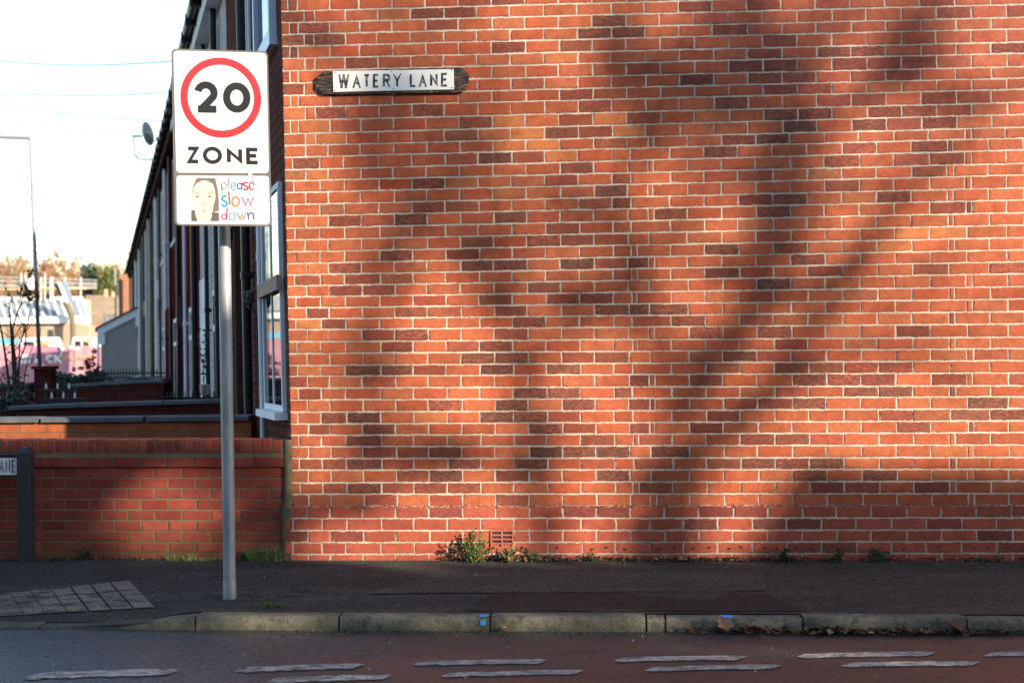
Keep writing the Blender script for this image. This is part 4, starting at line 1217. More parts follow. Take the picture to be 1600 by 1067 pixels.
# ------------------------------------------------------------------ front garden walls behind
def low_wall(name, label, pts, mat, thick=0.215, zb=-0.6, cop=0.042, copmat=None, over=0.035):
    """pts: (px, py of the coping top, depth)"""
    Q = [P(x, y, d) for x, y, d in pts]
    o = thing(name, label, 'wall', Vector((Q[0].x, Q[0].y, zb)))
    wmb = MB(); cmb = MB(); s = 0
    for p_, q_ in zip(Q[:-1], Q[1:]):
        d = Vector((q_.x - p_.x, q_.y - p_.y, 0)); L = d.length; d /= L; n = Vector((d.y, -d.x, 0))
        if n.y > 0: n = -n
        lo = Vector((0, 0, zb))
        A_ = [Vector((p_.x, p_.y, zb)), Vector((q_.x, q_.y, zb)), Vector((q_.x, q_.y, q_.z - cop)), Vector((p_.x, p_.y, p_.z - cop))]
        B_ = [v - n * thick for v in A_]
        uv = [(s, zb), (s + L, zb), (s + L, q_.z - cop), (s, p_.z - cop)]
        wmb.face(A_ if d.cross(Vector((0, 0, 1))).dot(n) > 0 else A_[::-1], 0, uv=uv if d.cross(Vector((0, 0, 1))).dot(n) > 0 else uv[::-1])
        wmb.face(B_[::-1] if d.cross(Vector((0, 0, 1))).dot(n) > 0 else B_, 0, uv=uv)
        wmb.face([A_[0], B_[0], B_[3], A_[3]], 0, uv=[(0, zb), (thick, zb), (thick, p_.z), (0, p_.z)]); wmb.face([A_[1], B_[1], B_[2], A_[2]], 0, uv=[(0, zb), (thick, zb), (thick, p_.z), (0, p_.z)])
        k = max(1, int(L / 0.9))
        for i in range(k):
            f0, f1 = i / k + 0.004, (i + 1) / k - 0.004
            a0 = p_.lerp(q_, f0); a1 = p_.lerp(q_, f1); jj = Vector((0, 0, rnd.uniform(-0.006, 0.004)))
            a0 = a0 + jj; a1 = a1 + jj
            up = Vector((0, 0, cop))
            cmb.hexa([a0 + n * over - up, a1 + n * over - up, a1 - n * (thick + over) - up, a0 - n * (thick + over) - up],
                     [a0 + n * over - Vector((0, 0, .012)), a1 + n * over - Vector((0, 0, .012)), a1 - n * (thick + over) - Vector((0, 0, .012)), a0 - n * (thick + over) - Vector((0, 0, .012))])
            cmb.hexa([a0 + n * over - Vector((0, 0, .012)), a1 + n * over - Vector((0, 0, .012)), a1 - n * (thick + over) - Vector((0, 0, .012)), a0 - n * (thick + over) - Vector((0, 0, .012))],
                     [a0 + n * (over - .03), a1 + n * (over - .03), a1 - n * (thick + over - .03), a0 - n * (thick + over - .03)])
        s += L
    wmb.build('brickwork', mat, o); cmb.build('coping', copmat or M['coping'], o, 0)
    return o
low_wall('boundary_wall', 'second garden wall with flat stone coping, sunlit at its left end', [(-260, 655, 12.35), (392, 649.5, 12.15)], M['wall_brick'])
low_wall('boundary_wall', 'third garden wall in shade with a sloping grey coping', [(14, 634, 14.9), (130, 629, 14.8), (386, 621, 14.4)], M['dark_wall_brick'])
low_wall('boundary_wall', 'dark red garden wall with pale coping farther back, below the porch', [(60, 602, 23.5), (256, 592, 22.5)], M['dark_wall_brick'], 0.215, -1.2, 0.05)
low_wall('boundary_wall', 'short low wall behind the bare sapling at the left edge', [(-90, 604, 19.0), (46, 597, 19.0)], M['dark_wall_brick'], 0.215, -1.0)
# brick gate pillar
pil = thing('gate_pillar', 'square dark red brick pillar at the foot of the lamp post', 'pillar', P(66, 620, 18.5))
mb = MB(); q0 = P(53, 577, 18.5); q1 = P(79, 577, 18.5); ww = q1.x - q0.x
for dx in range(4):
    cs = [Vector((q0.x, 18.5, 0)), Vector((q1.x, 18.5, 0)), Vector((q1.x, 18.5 + ww, 0)), Vector((q0.x, 18.5 + ww, 0))]
    a, b = cs[dx], cs[(dx + 1) % 4]
    mb.face([Vector((a.x, a.y, -1)), Vector((b.x, b.y, -1)), Vector((b.x, b.y, q0.z)), Vector((a.x, a.y, q0.z))], 0, uv=[(0, 0), (ww, 0), (ww, q0.z + 1), (0, q0.z + 1)])
mb.build('brickwork', M['dark_wall_brick'], pil)
mb = MB(); mb.box((q0.x - .03, 18.47, q0.z), (ww + .06, 0, 0), (0, ww + .06, 0), (0, 0, 0.04)); mb.build('cap', M['dark_red'], pil)
# iron railings with white finials
def railing(label, x0, x1, ytop, ybot, Y, n, fin):
    o = thing('garden_railing', label, 'railing', P((x0 + x1) / 2, ybot, Y))
    mb = MB(); mf = MB()
    zb = P(x0, ybot, Y).z; zt_ = P(x0, ytop, Y).z
    for i in range(n):
        x = P(x0 + (x1 - x0) * i / (n - 1), ytop, Y).x
        mb.tube([(x, Y, zb), (x, Y, zt_ - 0.06)], 0.012, 6)
        rr = fin
        mf.tube([(x, Y, zt_ - 0.085), (x, Y, zt_ - 0.03), (x, Y, zt_)], [rr * .62, rr * .68, 0.003], 6)
    xa, xb = P(x0, ytop, Y).x - .1, P(x1, ytop, Y).x + .1
    for z in (zt_ - 0.10, zb + 0.1): mb.box((xa, Y - .012, z), (xb - xa, 0, 0), (0, .024, 0), (0, 0, .03))
    mb.build('bars', M['iron'], o); mf.build('finials', M['white_paint'] if fin > .02 else M['iron'], o)
railing('black railing with white pointed finials behind the third garden wall', 72, 108, 598, 640, 17.0, 3, 0.0202)
railing('lower black railing with white tips just behind the third garden wall', 81, 117, 612, 645, 15.6, 3, 0.0202)
railing('fine black railing along the foot of the pebbledashed porch', 150, 250, 576, 600, 26.0, 22, 0.012)
railing('thin black railing at the foot of the red painted fronts', 262, 334, 611, 640, 15.4, 14, 0.011)
# bins
def binn(label, px, py, Y, wpx, mat):
    o = thing('wheelie_bin', label, 'bin', P(px, py + 60, Y)); w_ = wpx * Y / F; t_ = P(px, py, Y)
    mb = MB(); zz = t_.z - 0.12
    a = [Vector((t_.x + sx * w_ * .42, Y + sy * .28, zz - 0.9)) for sx, sy in ((-1, -1), (1, -1), (1, 1), (-1, 1))]
    b = [Vector((t_.x + sx * w_ * .48, Y + sy * .33, zz)) for sx, sy in ((-1, -1), (1, -1), (1, 1), (-1, 1))]
    mb.hexa(a, b); mb.build('body', mat, o, 0.01)
    mb = MB(); rows = []
    for i in range(9):
        f = i / 8; x = t_.x + (f - .5) * w_
        hgt = 0.11 * math.sin(math.pi * min(1, max(0, .08 + f * .84))) ** .6
        rows.append([(x, Y - .36, zz), (x, Y - .33, zz + hgt * .8), (x, Y, zz + hgt), (x, Y + .33, zz + hgt * .8), (x, Y + .36, zz)])
    mb.grid(rows); mb.face([Vector(q) for q in rows[0]][::-1]); mb.face([Vector(q) for q in rows[-1]])
    mb.build('lid', mat, o)
binn('dark bin lid just showing over the wall below the porch', 219, 586, 24.5, 40, plain('bin_dark', (0.03, 0.033, 0.04), 0.3, 0.2))
# potted climber against the white door
pot = thing('potted_plant', 'straggly climber in a grey pot in front of the white painted front', 'plant', P(320, 617, 15.2))
mb = MB(); c = P(320, 617, 15.2); mb.tube([c, c + Vector((0, 0, .11))], [.045, .055], 12); mb.build('pot', M['grey_metal'], pot)
M['leaf_dark'] = plain('dark_leaf', (0.035, 0.045, 0.025), 0.6, 0.4, 30)
M['bark_dark'] = plain('dark_stem', (0.045, 0.035, 0.030), 0.85, 0.4, 30)
mb = MB(); ml = MB()
for k in range(3):
    pts = [c + Vector((0, 0, .1))]
    for i in range(9): pts.append(pts[-1] + Vector((rnd.uniform(-.025, .028), rnd.uniform(-.02, .02), .065)))
    mb.tube(pts, .004, 5)
    for q in pts[2:]:
        for _ in range(2):
            d = Vector((rnd.uniform(-1, 1), rnd.uniform(-1, 1), rnd.uniform(-.3, .8))).normalized() * .035; s_ = d.cross(Vector((.3, 1, .2))).normalized() * .014
            ml.face([q, q + d * .5 + s_, q + d, q + d * .5 - s_])
mb.build('stem', M['bark_dark'], pot); ml.build('leaves', M['leaf_dark'], pot)

# ------------------------------------------------------------------ vegetation helpers
def leafmat(name, c, var=0.5, rough=0.6, trans=0.0):
    n = NT(name); g = n.geo()
    a = n.noise(g, 1.4 if trans == 0 else 9, 4, 0.6); b = n.noise(g, 35, 2, 0.5)
    f = n.math('ADD', n.math('MULTIPLY', a, 0.5), n.math('MULTIPLY', b, 0.5))
    col = n.ramp(f, [(0.30, tuple(x * (1 - var) for x in c)), (0.70, tuple(x * (1 + var) for x in c))])
    return n.fin(col, rough, 0, 0.3)
def leaf(mb, c, size, rr, flat=0.0, w_=0.5, mi=0, curl=0.0):
    d = Vector((rr.uniform(-1, 1), rr.uniform(-1, 1), rr.uniform(-1, 1) * (1 - flat)))
    if d.length < 0.05: d = Vector((1, 0, 0))
    d = d.normalized() * size
    s = d.cross(Vector((rr.uniform(-1, 1), rr.uniform(-1, 1), rr.uniform(-1, 1) + flat * 3)))
    if s.length < 1e-5: return
    s = s.normalized() * size * w_ * 0.5; nrm = s.cross(d).normalized() * curl * size
    mb.face([c - d * .5, c + s + nrm, c + d * .5 + nrm * .4, c - s + nrm], mi)
def cloud(mb, c, rad, n_, size, rr, flat=0.0, shell=0.5, mi=0, w_=0.6):
    c = Vector(c)
    for _ in range(n_):
        while True:
            p = Vector((rr.uniform(-1, 1), rr.uniform(-1, 1), rr.uniform(-1, 1)))
            if 0.02 < p.length <= 1: break
        p = p.normalized() * (p.length ** (1 - shell))
        leaf(mb, c + Vector((p.x * rad[0], p.y * rad[1], p.z * rad[2])), size * rr.uniform(.6, 1.3), rr, flat, w_, mi)
def branch(mb, p, d, L, r, lev, rr, tips, sides=5, up=0.25, split=(2, 3), spread=0.6, minr=0.004):
    pts = [p]; k = 4; rad = [r]
    for i in range(k):
        d = (d + Vector((rr.gauss(0, .13), rr.gauss(0, .13), rr.gauss(0, .10) + up * .12))).normalized()
        pts.append(pts[-1] + d * L / k); rad.append(max(minr, r * (1 - .42 * (i + 1) / k)))
    mb.tube(pts, rad, sides, cap=False)
    tips.append(pts[-1])
    if lev <= 0: return
    for q in range(rr.randint(*split)):
        f = 1.0 if q == 0 else rr.uniform(.45, 1.0)
        b = pts[0].lerp(pts[-1], f) if f < 1 else pts[-1]
        i = min(k, int(f * k)); b = pts[i]
        ax = Vector((rr.gauss(0, 1), rr.gauss(0, 1), rr.gauss(0, 1))).normalized()
        nd = (d + ax * spread * (0.5 if q == 0 else 1.0) + Vector((0, 0, up * .4))).normalized()
        branch(mb, b, nd, L * rr.uniform(.62, .82), rad[i] * (.8 if q == 0 else .6), lev - 1, rr, tips, max(3, sides - 1), up, split, spread, minr)

M['bark'] = plain('bark', (0.10, 0.085, 0.07), 0.9, 0.4, 6, bump=0.6)
M['bark_pale'] = plain('tan_twigs', (0.24, 0.17, 0.11), 0.9, 0.3, 2)  # bark_pale: tan bark colour of the far trees
M['orange_leaf'] = leafmat('dry_orange_foliage', (0.27, 0.125, 0.042), 0.35)
M['green_tree'] = leafmat('evergreen_foliage', (0.10, 0.13, 0.045), 0.5)
M['ivy'] = leafmat('ivy_leaves', (0.045, 0.07, 0.025), 0.5)

# ------------------------------------------------------------------ trees across the road that shade the wall
def TP(px, py, d): return onwall(px, py) + LV * d
rr = random.Random(11)
D0 = 26.0
tree = thing('bare_tree', 'large forked leafless tree across the road, its shadow falling on the gable', 'tree', TP(1020, 800, D0) * 1.0)
tree.location.z = -0.13
def limb(mb, pts, d0, d1, tw=None, sides=8, wig=0.0):
    P3 = []; rad = []; n_ = len(pts)
    for i, (x, y, r) in enumerate(pts):
        d = d0 + (d1 - d0) * i / (n_ - 1)
        P3.append(TP(x, y, d)); rad.append(r * .66 / 216)
    # smooth
    out = []; ro = []
    for i in range(n_ - 1):
        a = P3[max(0, i - 1)]; b = P3[i]; c = P3[i + 1]; e = P3[min(n_ - 1, i + 2)]
        for k in range(4):
            t = k / 4
            out.append(0.5 * ((2 * b) + (c - a) * t + (2 * a - 5 * b + 4 * c - e) * t * t + (3 * b - a - 3 * c + e) * t ** 3) + Vector((rr.gauss(0, .012), rr.gauss(0, .012), rr.gauss(0, .012))))
            ro.append(rad[i] * (1 - t) + rad[i + 1] * t)
    out.append(P3[-1]); ro.append(rad[-1])
    mb.tube(out, ro, sides)
    return out, ro
tm = MB(); tw_ = MB(); ivm = MB()
fork = TP(1020, 800, D0); g0 = Vector((fork.x + .3, fork.y - .1, -0.15))
tm.tube([g0, g0.lerp(fork, .08), g0.lerp(fork, .5) + Vector((.1, 0, 0)), fork], [.34, .27, .22, .19], 12)
limbs = []
limbs.append(limb(tm, [(1020, 800, 30), (1062, 742, 27), (1120, 690, 26), (1180, 630, 25), (1240, 550, 24), (1290, 480, 24), (1340, 400, 21), (1385, 325, 13), (1440, 255, 7), (1500, 200, 4)], D0, D0 + .6))
limbs.append(limb(tm, [(1020, 800, 26), (1062, 690, 21), (1105, 590, 23), (1155, 500, 25), (1192, 420, 30), (1208, 320, 32), (1210, 220, 29), (1195, 120, 22), (1185, 0, 18), (1195, -140, 12)], D0, D0 - .7))
limbs.append(limb(tm, [(1192, 420, 20), (1243, 360, 20), (1250, 280, 18), (1262, 150, 14), (1300, 10, 11), (1340, -120, 7)], D0 - .4, D0 + .3))
limbs.append(limb(tm, [(1395, 312, 9), (1420, 160, 10), (1438, 0, 11), (1450, -140, 8)], D0 + .5, D0 + .9))
limbs.append(limb(tm, [(1062, 690, 14), (1020, 590, 13), (1000, 470, 14), (978, 380, 12), (985, 260, 12), (1005, 160, 13), (965, 60, 12), (950, -80, 8)], D0, D0 + .8))
limbs.append(limb(tm, [(1005, 200, 10), (1060, 130, 10), (1100, 40, 9), (1130, -90, 6)], D0 + .6, D0 + 1.0))
for pts, ra in limbs:
    for i in range(6, len(pts), 2):
        if rr.random() < .80:
            d = (pts[i] - pts[i - 1]).normalized() + Vector((rr.gauss(0, .8), rr.gauss(0, .8), rr.gauss(.1, .6)))
            tips = []; branch(tw_, pts[i], d.normalized(), rr.uniform(.7, 1.3), max(.018, ra[i] * .42), 3, rr, tips, 4, .2, (2, 3), .75, .007)
def clump(mb, px, py, rx, ry, n_, d=D0, size=.11, dd=.6):
    for _ in range(n_):
        a = rr.uniform(0, 2 * math.pi); r = rr.random() ** .5
        leaf(mb, TP(px + rx * r * math.cos(a), py + ry * r * math.sin(a), d + rr.uniform(-dd, dd)), size * rr.uniform(.6, 1.4), rr, 0, .8)
# ivy on the limbs: broad soft shade
for px, py, rx, ry, n_ in ((1195, 340, 34, 120, 150), (1245, 250, 26, 60, 60), (1110, 170, 40, 50, 70), (1060, 110, 60, 40, 60), (1150, 80, 40, 40, 45), (1215, 90, 28, 60, 50), (960, 90, 30, 60, 60), (1015, 190, 30, 40, 40), (1292, 762, 62, 32, 190), (1420, 770, 52, 26, 120), (1385, 90, 30, 60, 36), (1440, 60, 26, 60, 36), (1095, 575, 38, 42, 60), (1150, 520, 30, 30, 40), (1045, 755, 62, 30, 110), (985, 430, 30, 46, 45), (900, 480, 40, 40, 36), (1190, 455, 44, 36, 70), (1330, 410, 28, 24, 40), (1500, 150, 50, 30, 26)):
    clump(ivm, px, py, rx * 1.1, ry * 1.08, int(n_ * 1.5))
tm.build('trunk', M['bark'], tree); tw_.build('twigs', M['bark'], tree); ivm.build('ivy', M['ivy'], tree)

tree2 = thing('bare_tree', 'slender leafless tree across the road left of the large forked one', 'tree', TP(845, 900, D0 - .8))
tree2.location.z = -0.13
tm = MB(); tw_ = MB(); ivm = MB()
f2 = TP(848, 930, D0 - .8); g0 = Vector((f2.x + .1, f2.y, -.15))
tm.tube([g0, g0.lerp(f2, .1), f2], [.22, .16, .13], 10)
limbs = [limb(tm, [(848, 930, 26), (842, 850, 25), (834, 760, 23), (827, 690, 21), (811, 600, 17), (798, 500, 15), (780, 420, 12), (755, 370, 9), (720, 290, 7), (690, 200, 5)], D0 - .8, D0 - .4),
         limb(tm, [(798, 500, 9), (810, 400, 8), (800, 300, 7), (760, 180, 6), (745, 60, 4)], D0 - .7, D0 - .2),
         limb(tm, [(834, 760, 12), (740, 700, 11), (640, 640, 10), (590, 560, 9), (600, 450, 8), (635, 340, 8), (605, 210, 8), (580, 90, 5)], D0 - .8, D0 - .5),
         limb(tm, [(740, 700, 8), (650, 715, 10), (575, 690, 9), (540, 600, 8), (555, 480, 6), (540, 350, 5)], D0 - .8, D0 - 1.2),
         limb(tm, [(811, 600, 9), (880, 540, 8), (905, 440, 7), (890, 330, 6), (850, 200, 5), (860, 60, 4)], D0 - .8, D0 - .9)]
for pts, ra in limbs:
    for i in range(5, len(pts), 2):
        if rr.random() < .5:
            d = (pts[i] - pts[i - 1]).normalized() + Vector((rr.gauss(0, .8), rr.gauss(0, .8), rr.gauss(.1, .6)))
            tips = []; branch(tw_, pts[i], d.normalized(), rr.uniform(.6, 1.1), max(.013, ra[i] * .45), 3, rr, tips, 4, .2, (2, 3), .75, .007)
for px, py, rx, ry, n_ in ((600, 190, 55, 70, 34), (575, 250, 30, 60, 20), (645, 340, 60, 44, 36), (610, 420, 40, 60, 26), (575, 545, 44, 60, 40), (640, 715, 95, 28, 60), (560, 690, 40, 40, 28), (745, 390, 40, 44, 30), (735, 210, 34, 90, 34), (690, 260, 40, 50, 24), (545, 785, 50, 36, 34), (480, 790, 45, 40, 34), (820, 560, 30, 50, 30), (845, 700, 26, 60, 34), (770, 470, 34, 40, 26)):
    clump(ivm, px, py, rx * 1.05, ry * 1.0, int(n_ * 1.4), D0 - .8)
tm.build('trunk', M['bark'], tree2); tw_.build('twigs', M['bark'], tree2); ivm.build('ivy', M['ivy'], tree2)

# unseen hedge added below them, its top and gaps shaped to set the shade
hedge = thing('shade_hedge', 'unseen evergreen hedge added across the road to shade the ground and lower walls', 'hedge', TP(700, 1000, D0))
hedge.location.z = -0.13
hm = MB(); hs = MB()
def hdens(x, y):
    """how dense the hedge is along the ray that reaches the wall plane at photo column x, row y"""
    top = 905 + 22 * noise.noise((x * .006, 3.3, 0)) + 14 * noise.noise((x * .02, 9.1, 0))
    if x > 1120: top -= min(1, (x - 1120) / 140) * 165
    if x < 470: top = 684 + 16 * noise.noise((x * .012, 4.1, 0)) if x < 440 else 684 + (x - 440) * 7
    if y < top: return 0
    n_ = noise.noise((x * .008, y * .014, 5.0)); n2 = noise.noise((x * .02, y * .03, 2.0))
    d = 1.0
    q = ((x - 268) / 88) ** 2 + ((y - 805) / 82) ** 2
    if q < 1: d *= .03
    if 335 < x < 470 and y < 880: d *= .38
    if -215 < x < 425 and 1092 < y < 1166: d *= .10 + .6 * max(0, n2)
    if 450 < x < 680 and 1100 < y < 1160: d *= .30 + .8 * max(0, n2)
    if 170 < x < 470 and 1168 < y < 1240: d *= .15 + .8 * max(0, n2)
    if 430 < x < 780 and 915 < y < 1000: d *= .45 + .9 * n_
    return max(0, d)
for _ in range(52000):
    x = rr.uniform(-1100, 1900); y = rr.uniform(670, 2010)
    if rr.random() < hdens(x, y):
        p = TP(x, y, D0 + rr.uniform(-.7, .7))
        if p.z > -.1: leaf(hm, p, rr.uniform(.13, .26), rr, 0, .8)
for i in range(28):
    x = -1050 + 2900 * i / 27
    b = TP(x, 1300, D0); b = Vector((b.x, b.y, -.15))
    tips = []; branch(hs, b, Vector((rr.gauss(0, .1), rr.gauss(0, .1), 1)), 1.3, .045, 3, rr, tips, 5, .5)
hm.build('foliage', M['ivy'], hedge); hs.build('stems', M['bark'], hedge)

# ------------------------------------------------------------------ weeds, grass and leaves along the wall
rr = random.Random(5)
M['grass'] = leafmat('weed_green', (0.085, 0.135, 0.030), 0.45, 0.6, 1)
M['weed'] = leafmat('weed_leaf', (0.070, 0.115, 0.030), 0.5, 0.55, 1)
M['weed_dark'] = leafmat('dark_weed_leaf', (0.030, 0.060, 0.022), 0.5, 0.55, 1)
M['dry'] = leafmat('dry_stalk', (0.24, 0.15, 0.07), 0.4, 0.8, 1)
M['deadleaf'] = leafmat('dead_leaf', (0.105, 0.045, 0.023), 0.6, 0.75, 1)
M['redleaf'] = leafmat('red_leaf', (0.30, 0.05, 0.02), 0.4, 0.7, 1)
def wallfoot(px, out=0.06):
    q = onwall(px, 880, out + 0.03)
    return Vector((q.x, q.y, 0.004))
def grass(name, label, c, rad, h, n_, mat, cat='plant', grp='weeds along the foot of the walls', dry=0, spread=.5):
    o = thing(name, label, cat, c, grp)
    mb = MB()
    for _ in range(n_):
        a = rr.uniform(0, 6.28); r = rad * rr.random() ** .5
        b = c + WE * r * math.cos(a) + WN * r * .45 * math.sin(a)
        d = Vector((rr.gauss(0, spread), rr.gauss(0, spread * .6), 1)).normalized(); hh = h * rr.uniform(.45, 1.15); w_ = WE * rr.uniform(.002, .0045) + WN * rr.uniform(-.002, .002)
        m_ = b + d * hh * .55; e = b + d * hh + Vector((d.x, d.y, 0)) * hh * .3 - Vector((0, 0, hh * .08))
        mi = 1 if rr.random() < dry else 0
        mb.face([b - w_, b + w_, m_ + w_ * .8, m_ - w_ * .8], mi); mb.face([m_ - w_ * .8, m_ + w_ * .8, e], mi)
    mb.build('blades', [mat, M['dry']], o)
    return o
def weed(label, c, rad, h, n_, mat, lsize, mat2=None, f2=.1, stalks=8):
    o = thing('weed', label, 'plant', c, 'weeds along the foot of the walls')
    ms = MB(); ml = MB()
    for k in range(stalks):
        a = rr.uniform(0, 6.28); b = c + WE * rad * .5 * math.cos(a) * rr.random() + WN * rad * .25 * math.sin(a)
        d = Vector((rr.gauss(0, .38), rr.gauss(0, .25), 1)).normalized(); hh = h * rr.uniform(.55, 1.1)
        pts = [b]
        for i in range(5):
            d = (d + Vector((rr.gauss(0, .14), rr.gauss(0, .1), .02))).normalized(); pts.append(pts[-1] + d * hh / 5)
        ms.tube(pts, [.0026] * 6, 4, cap=False)
        for _ in range(max(1, n_ // stalks)):
            i = rr.randint(0, 4); q = pts[i].lerp(pts[i + 1], rr.random()) + Vector((rr.gauss(0, .016), rr.gauss(0, .012), rr.gauss(0, .012)))
            leaf(ml, q, lsize * rr.uniform(.5, 1.3), rr, .3, .42, 1 if rr.random() < f2 else 0, .12)
    ms.build('stalks', M['dry'] if f2 > .3 else mat, o); ml.build('leaves', [mat, mat2 or M['redleaf']], o)
weed('bushy green weed with reddish tips hiding the left of the air brick', wallfoot(738, .07), .17, .24, 420, M['weed'], .034, M['redleaf'], .10, 22)
weed('lower straggling weed with dry stalks under the air brick', wallfoot(795, .07), .15, .13, 190, M['weed_dark'], .034, M['dry'], .35, 14)
weed('small dark green weed right of the air brick', wallfoot(835, .05), .09, .08, 90, M['weed_dark'], .03, M['dry'], .2, 9)
gq = lambda px, out=.06: Vector((GP(GS(px, 875), 0, out).x, GP(GS(px, 875), 0, out).y, 0.004))
grass('grass_tuft', 'thick green grass tuft where the garden wall meets the gable', gq(415), .13, .12, 330, M['grass'], dry=.12)
weed('low dark weeds with a red leaf just right of the sign post', gq(384), .09, .07, 90, M['weed_dark'], .03, M['redleaf'], .12, 8)
grass('grass_tuft', 'short sparse grass left of the sign post by the garden wall', gq(285, .05), .12, .055, 170, M['grass'], dry=.25)
grass('grass_tuft', 'pale yellow green grass strip directly behind the sign post', gq(330, .04), .14, .035, 140, M['grass'], dry=.3)
weed('small shaded weed at the foot of the garden wall beside a red leaf', gq(138, .06), .10, .09, 110, M['weed_dark'], .036, M['redleaf'], .05, 9)
grass('grass_tuft', 'flat grass patch spilling onto the pavement near the nameplate post', gq(100, .14), .09, .05, 120, M['weed_dark'])
weed('young weed seedling growing from the leaf litter at the gable foot', wallfoot(925, .05), .06, .07, 34, M['weed_dark'], .03, None, .02, 5)
weed('leafy dark weed in shade, leftmost of the three at the right of the gable', wallfoot(1222, .05), .12, .09, 120, M['weed_dark'], .042, None, .02, 10)
weed('upright dark weed in shade, middle of the three at the right of the gable', wallfoot(1308, .05), .07, .12, 40, M['weed_dark'], .045, None, .02, 5)
weed('spreading dark weed in shade, rightmost of the three at the right of the gable', wallfoot(1375, .06), .12, .10, 60, M['weed_dark'], .055, None, .02, 7)
weed('tiny weed at the foot of the gable near the right edge', wallfoot(1560, .05), .07, .06, 24, M['weed_dark'], .03, None, .05, 5)
mp = onz(424, 947, 0.01); mp.z = .008
grass('moss_patch', 'bright green moss and grass patch between the sign post and the kerb', mp, .09, .03, 300, M['weed'], 'moss', None, .15, .6)
mp = onz(415, 941, 0.01); mp.z = .008
grass('grass_sprig', 'single grass sprig standing in the moss beside the kerb', mp, .012, .05, 12, M['grass'], 'plant', None, 0, .3)

def litter(name, n_, fn, sizes, mats, probs, kind='stuff', flat=.75):
    mb = MB()
    for _ in range(n_):
        p = fn()
        x = rr.random(); mi = 0
        for i, q in enumerate(probs):
            if x < q: mi = i; break
        s = rr.uniform(*sizes)
        d = Vector((rr.uniform(-1, 1), rr.uniform(-1, 1), rr.uniform(-.5, .5) * (1 - flat) * 2)).normalized() * s
        sd_ = d.cross(Vector((rr.gauss(0, .3), rr.gauss(0, .3), 1))).normalized() * s * rr.uniform(.3, .55)
        up = Vector((0, 0, rr.uniform(.1, .6) * s))
        mb.face([p - d * .5, p - d * .1 - sd_ + up * .7, p + up * .15, p - d * .1 + sd_ + up * .6], mi)
        mb.face([p + d * .5 + up * .5, p - d * .1 + sd_ + up * .6, p + up * .15, p - d * .1 - sd_ + up * .7], mi)
    o = mb.build(name, mats); o['kind'] = kind; return o
def wf():
    px = rr.uniform(690, 1260) if rr.random() < .8 else rr.uniform(1260, 1640)
    q = wallfoot(px, abs(rr.gauss(0, .035)) + .002); q.z = .008 + rr.uniform(0, .02); return q
litter('leaf_litter', 900, wf, (.012, .04), [M['deadleaf'], M['dry'], M['soil']], (.5, .7, 1))
def wf2():
    q = gq(rr.uniform(60, 445), abs(rr.gauss(0, .03)) + .004); q.z = .008; return q
litter('leaf_litter', 180, wf2, (.012, .035), [M['deadleaf'], M['dry'], M['soil']], (.4, .55, 1))
def gutter_leaf():
    px = rr.triangular(1040, 1640, 1300) if rr.random() < .8 else rr.uniform(1200, 1750)
    s = KS(px); return KP(s, RZ + .004 + rr.uniform(0, .025), .02 + abs(rr.gauss(0, .035)))
litter('gutter_leaves', 620, gutter_leaf, (.016, .050), [M['deadleaf'], M['dry'], M['soil']], (.62, .68, 1))
def gutter_grit():
    return KP(KS(rr.uniform(420, 1060)), RZ + .003, .02 + abs(rr.gauss(0, .07)))
litter('gutter_grit', 500, gutter_grit, (.006, .02), [M['soil'], M['deadleaf']], (.85, 1))
def road_grit():
    px = rr.uniform(-20, 1640); q = onz(px, rr.uniform(985, 1060), RZ); q.z = RZ + .002; return q
litter('road_grit', 260, road_grit, (.004, .014), [M['soil'], M['dry'], M['white_paint']], (.6, .9, 1))
def pave_grit():
    px = rr.uniform(-20, 1640); q = onz(px, rr.uniform(888, 952), .006); q.z = .018; return q
litter('pavement_grit', 160, pave_grit, (.004, .013), [M['soil'], M['dry'], M['white_paint']], (.5, .85, 1))
def bigleaf(label, p, s, mat, yaw, tiltz):
    mb = MB(); prof = [(0, -.5), (.16, -.3), (.48, -.34), (.30, -.05), (.50, .12), (.2, .2), (0, .55), (-.2, .2), (-.5, .12), (-.30, -.05), (-.48, -.34), (-.16, -.3)]
    ca, sa = math.cos(yaw), math.sin(yaw)
    cpt = p + Vector((0, 0, .01 + .3 * s * tiltz)); ring = []
    for x, y in prof:
        z = .22 * s * abs(x) * 2 + .01 + (y + .5) * s * tiltz
        ring.append(p + Vector(((x * ca - y * sa) * s, (x * sa + y * ca) * s * .8, z)))
    for i in range(12): mb.face([cpt, ring[i], ring[(i + 1) % 12]])
    tag(mb.build('fallen_leaf', mat), label, 'leaf', 'large fallen leaves in the gutter')
tanl = leafmat('tan_leaf', (0.30, 0.16, 0.085), .3, .8, 1)
bigleaf('large curled tan maple leaf standing against the kerb below the bright blue mark', KP(KS(1130), RZ + .004, .05), .11, tanl, .3, .75)
bigleaf('brown leaf lying in the gutter right of the tan maple leaf', KP(KS(1178), RZ + .004, .05), .11, M['deadleaf'], 1.7, .3)
bigleaf('small tan leaf in the gutter below the fainter blue mark', KP(KS(792), RZ + .004, .05), .075, tanl, 2.4, .25)
bigleaf('brown leaf against the kerb near the joint at the right', KP(KS(1487), RZ + .004, .05), .12, M['deadleaf'], .9, .5)
bigleaf('tan leaf in the gutter under the middle of the right kerb stones', KP(KS(1315), RZ + .004, .07), .07, tanl, .2, .2)

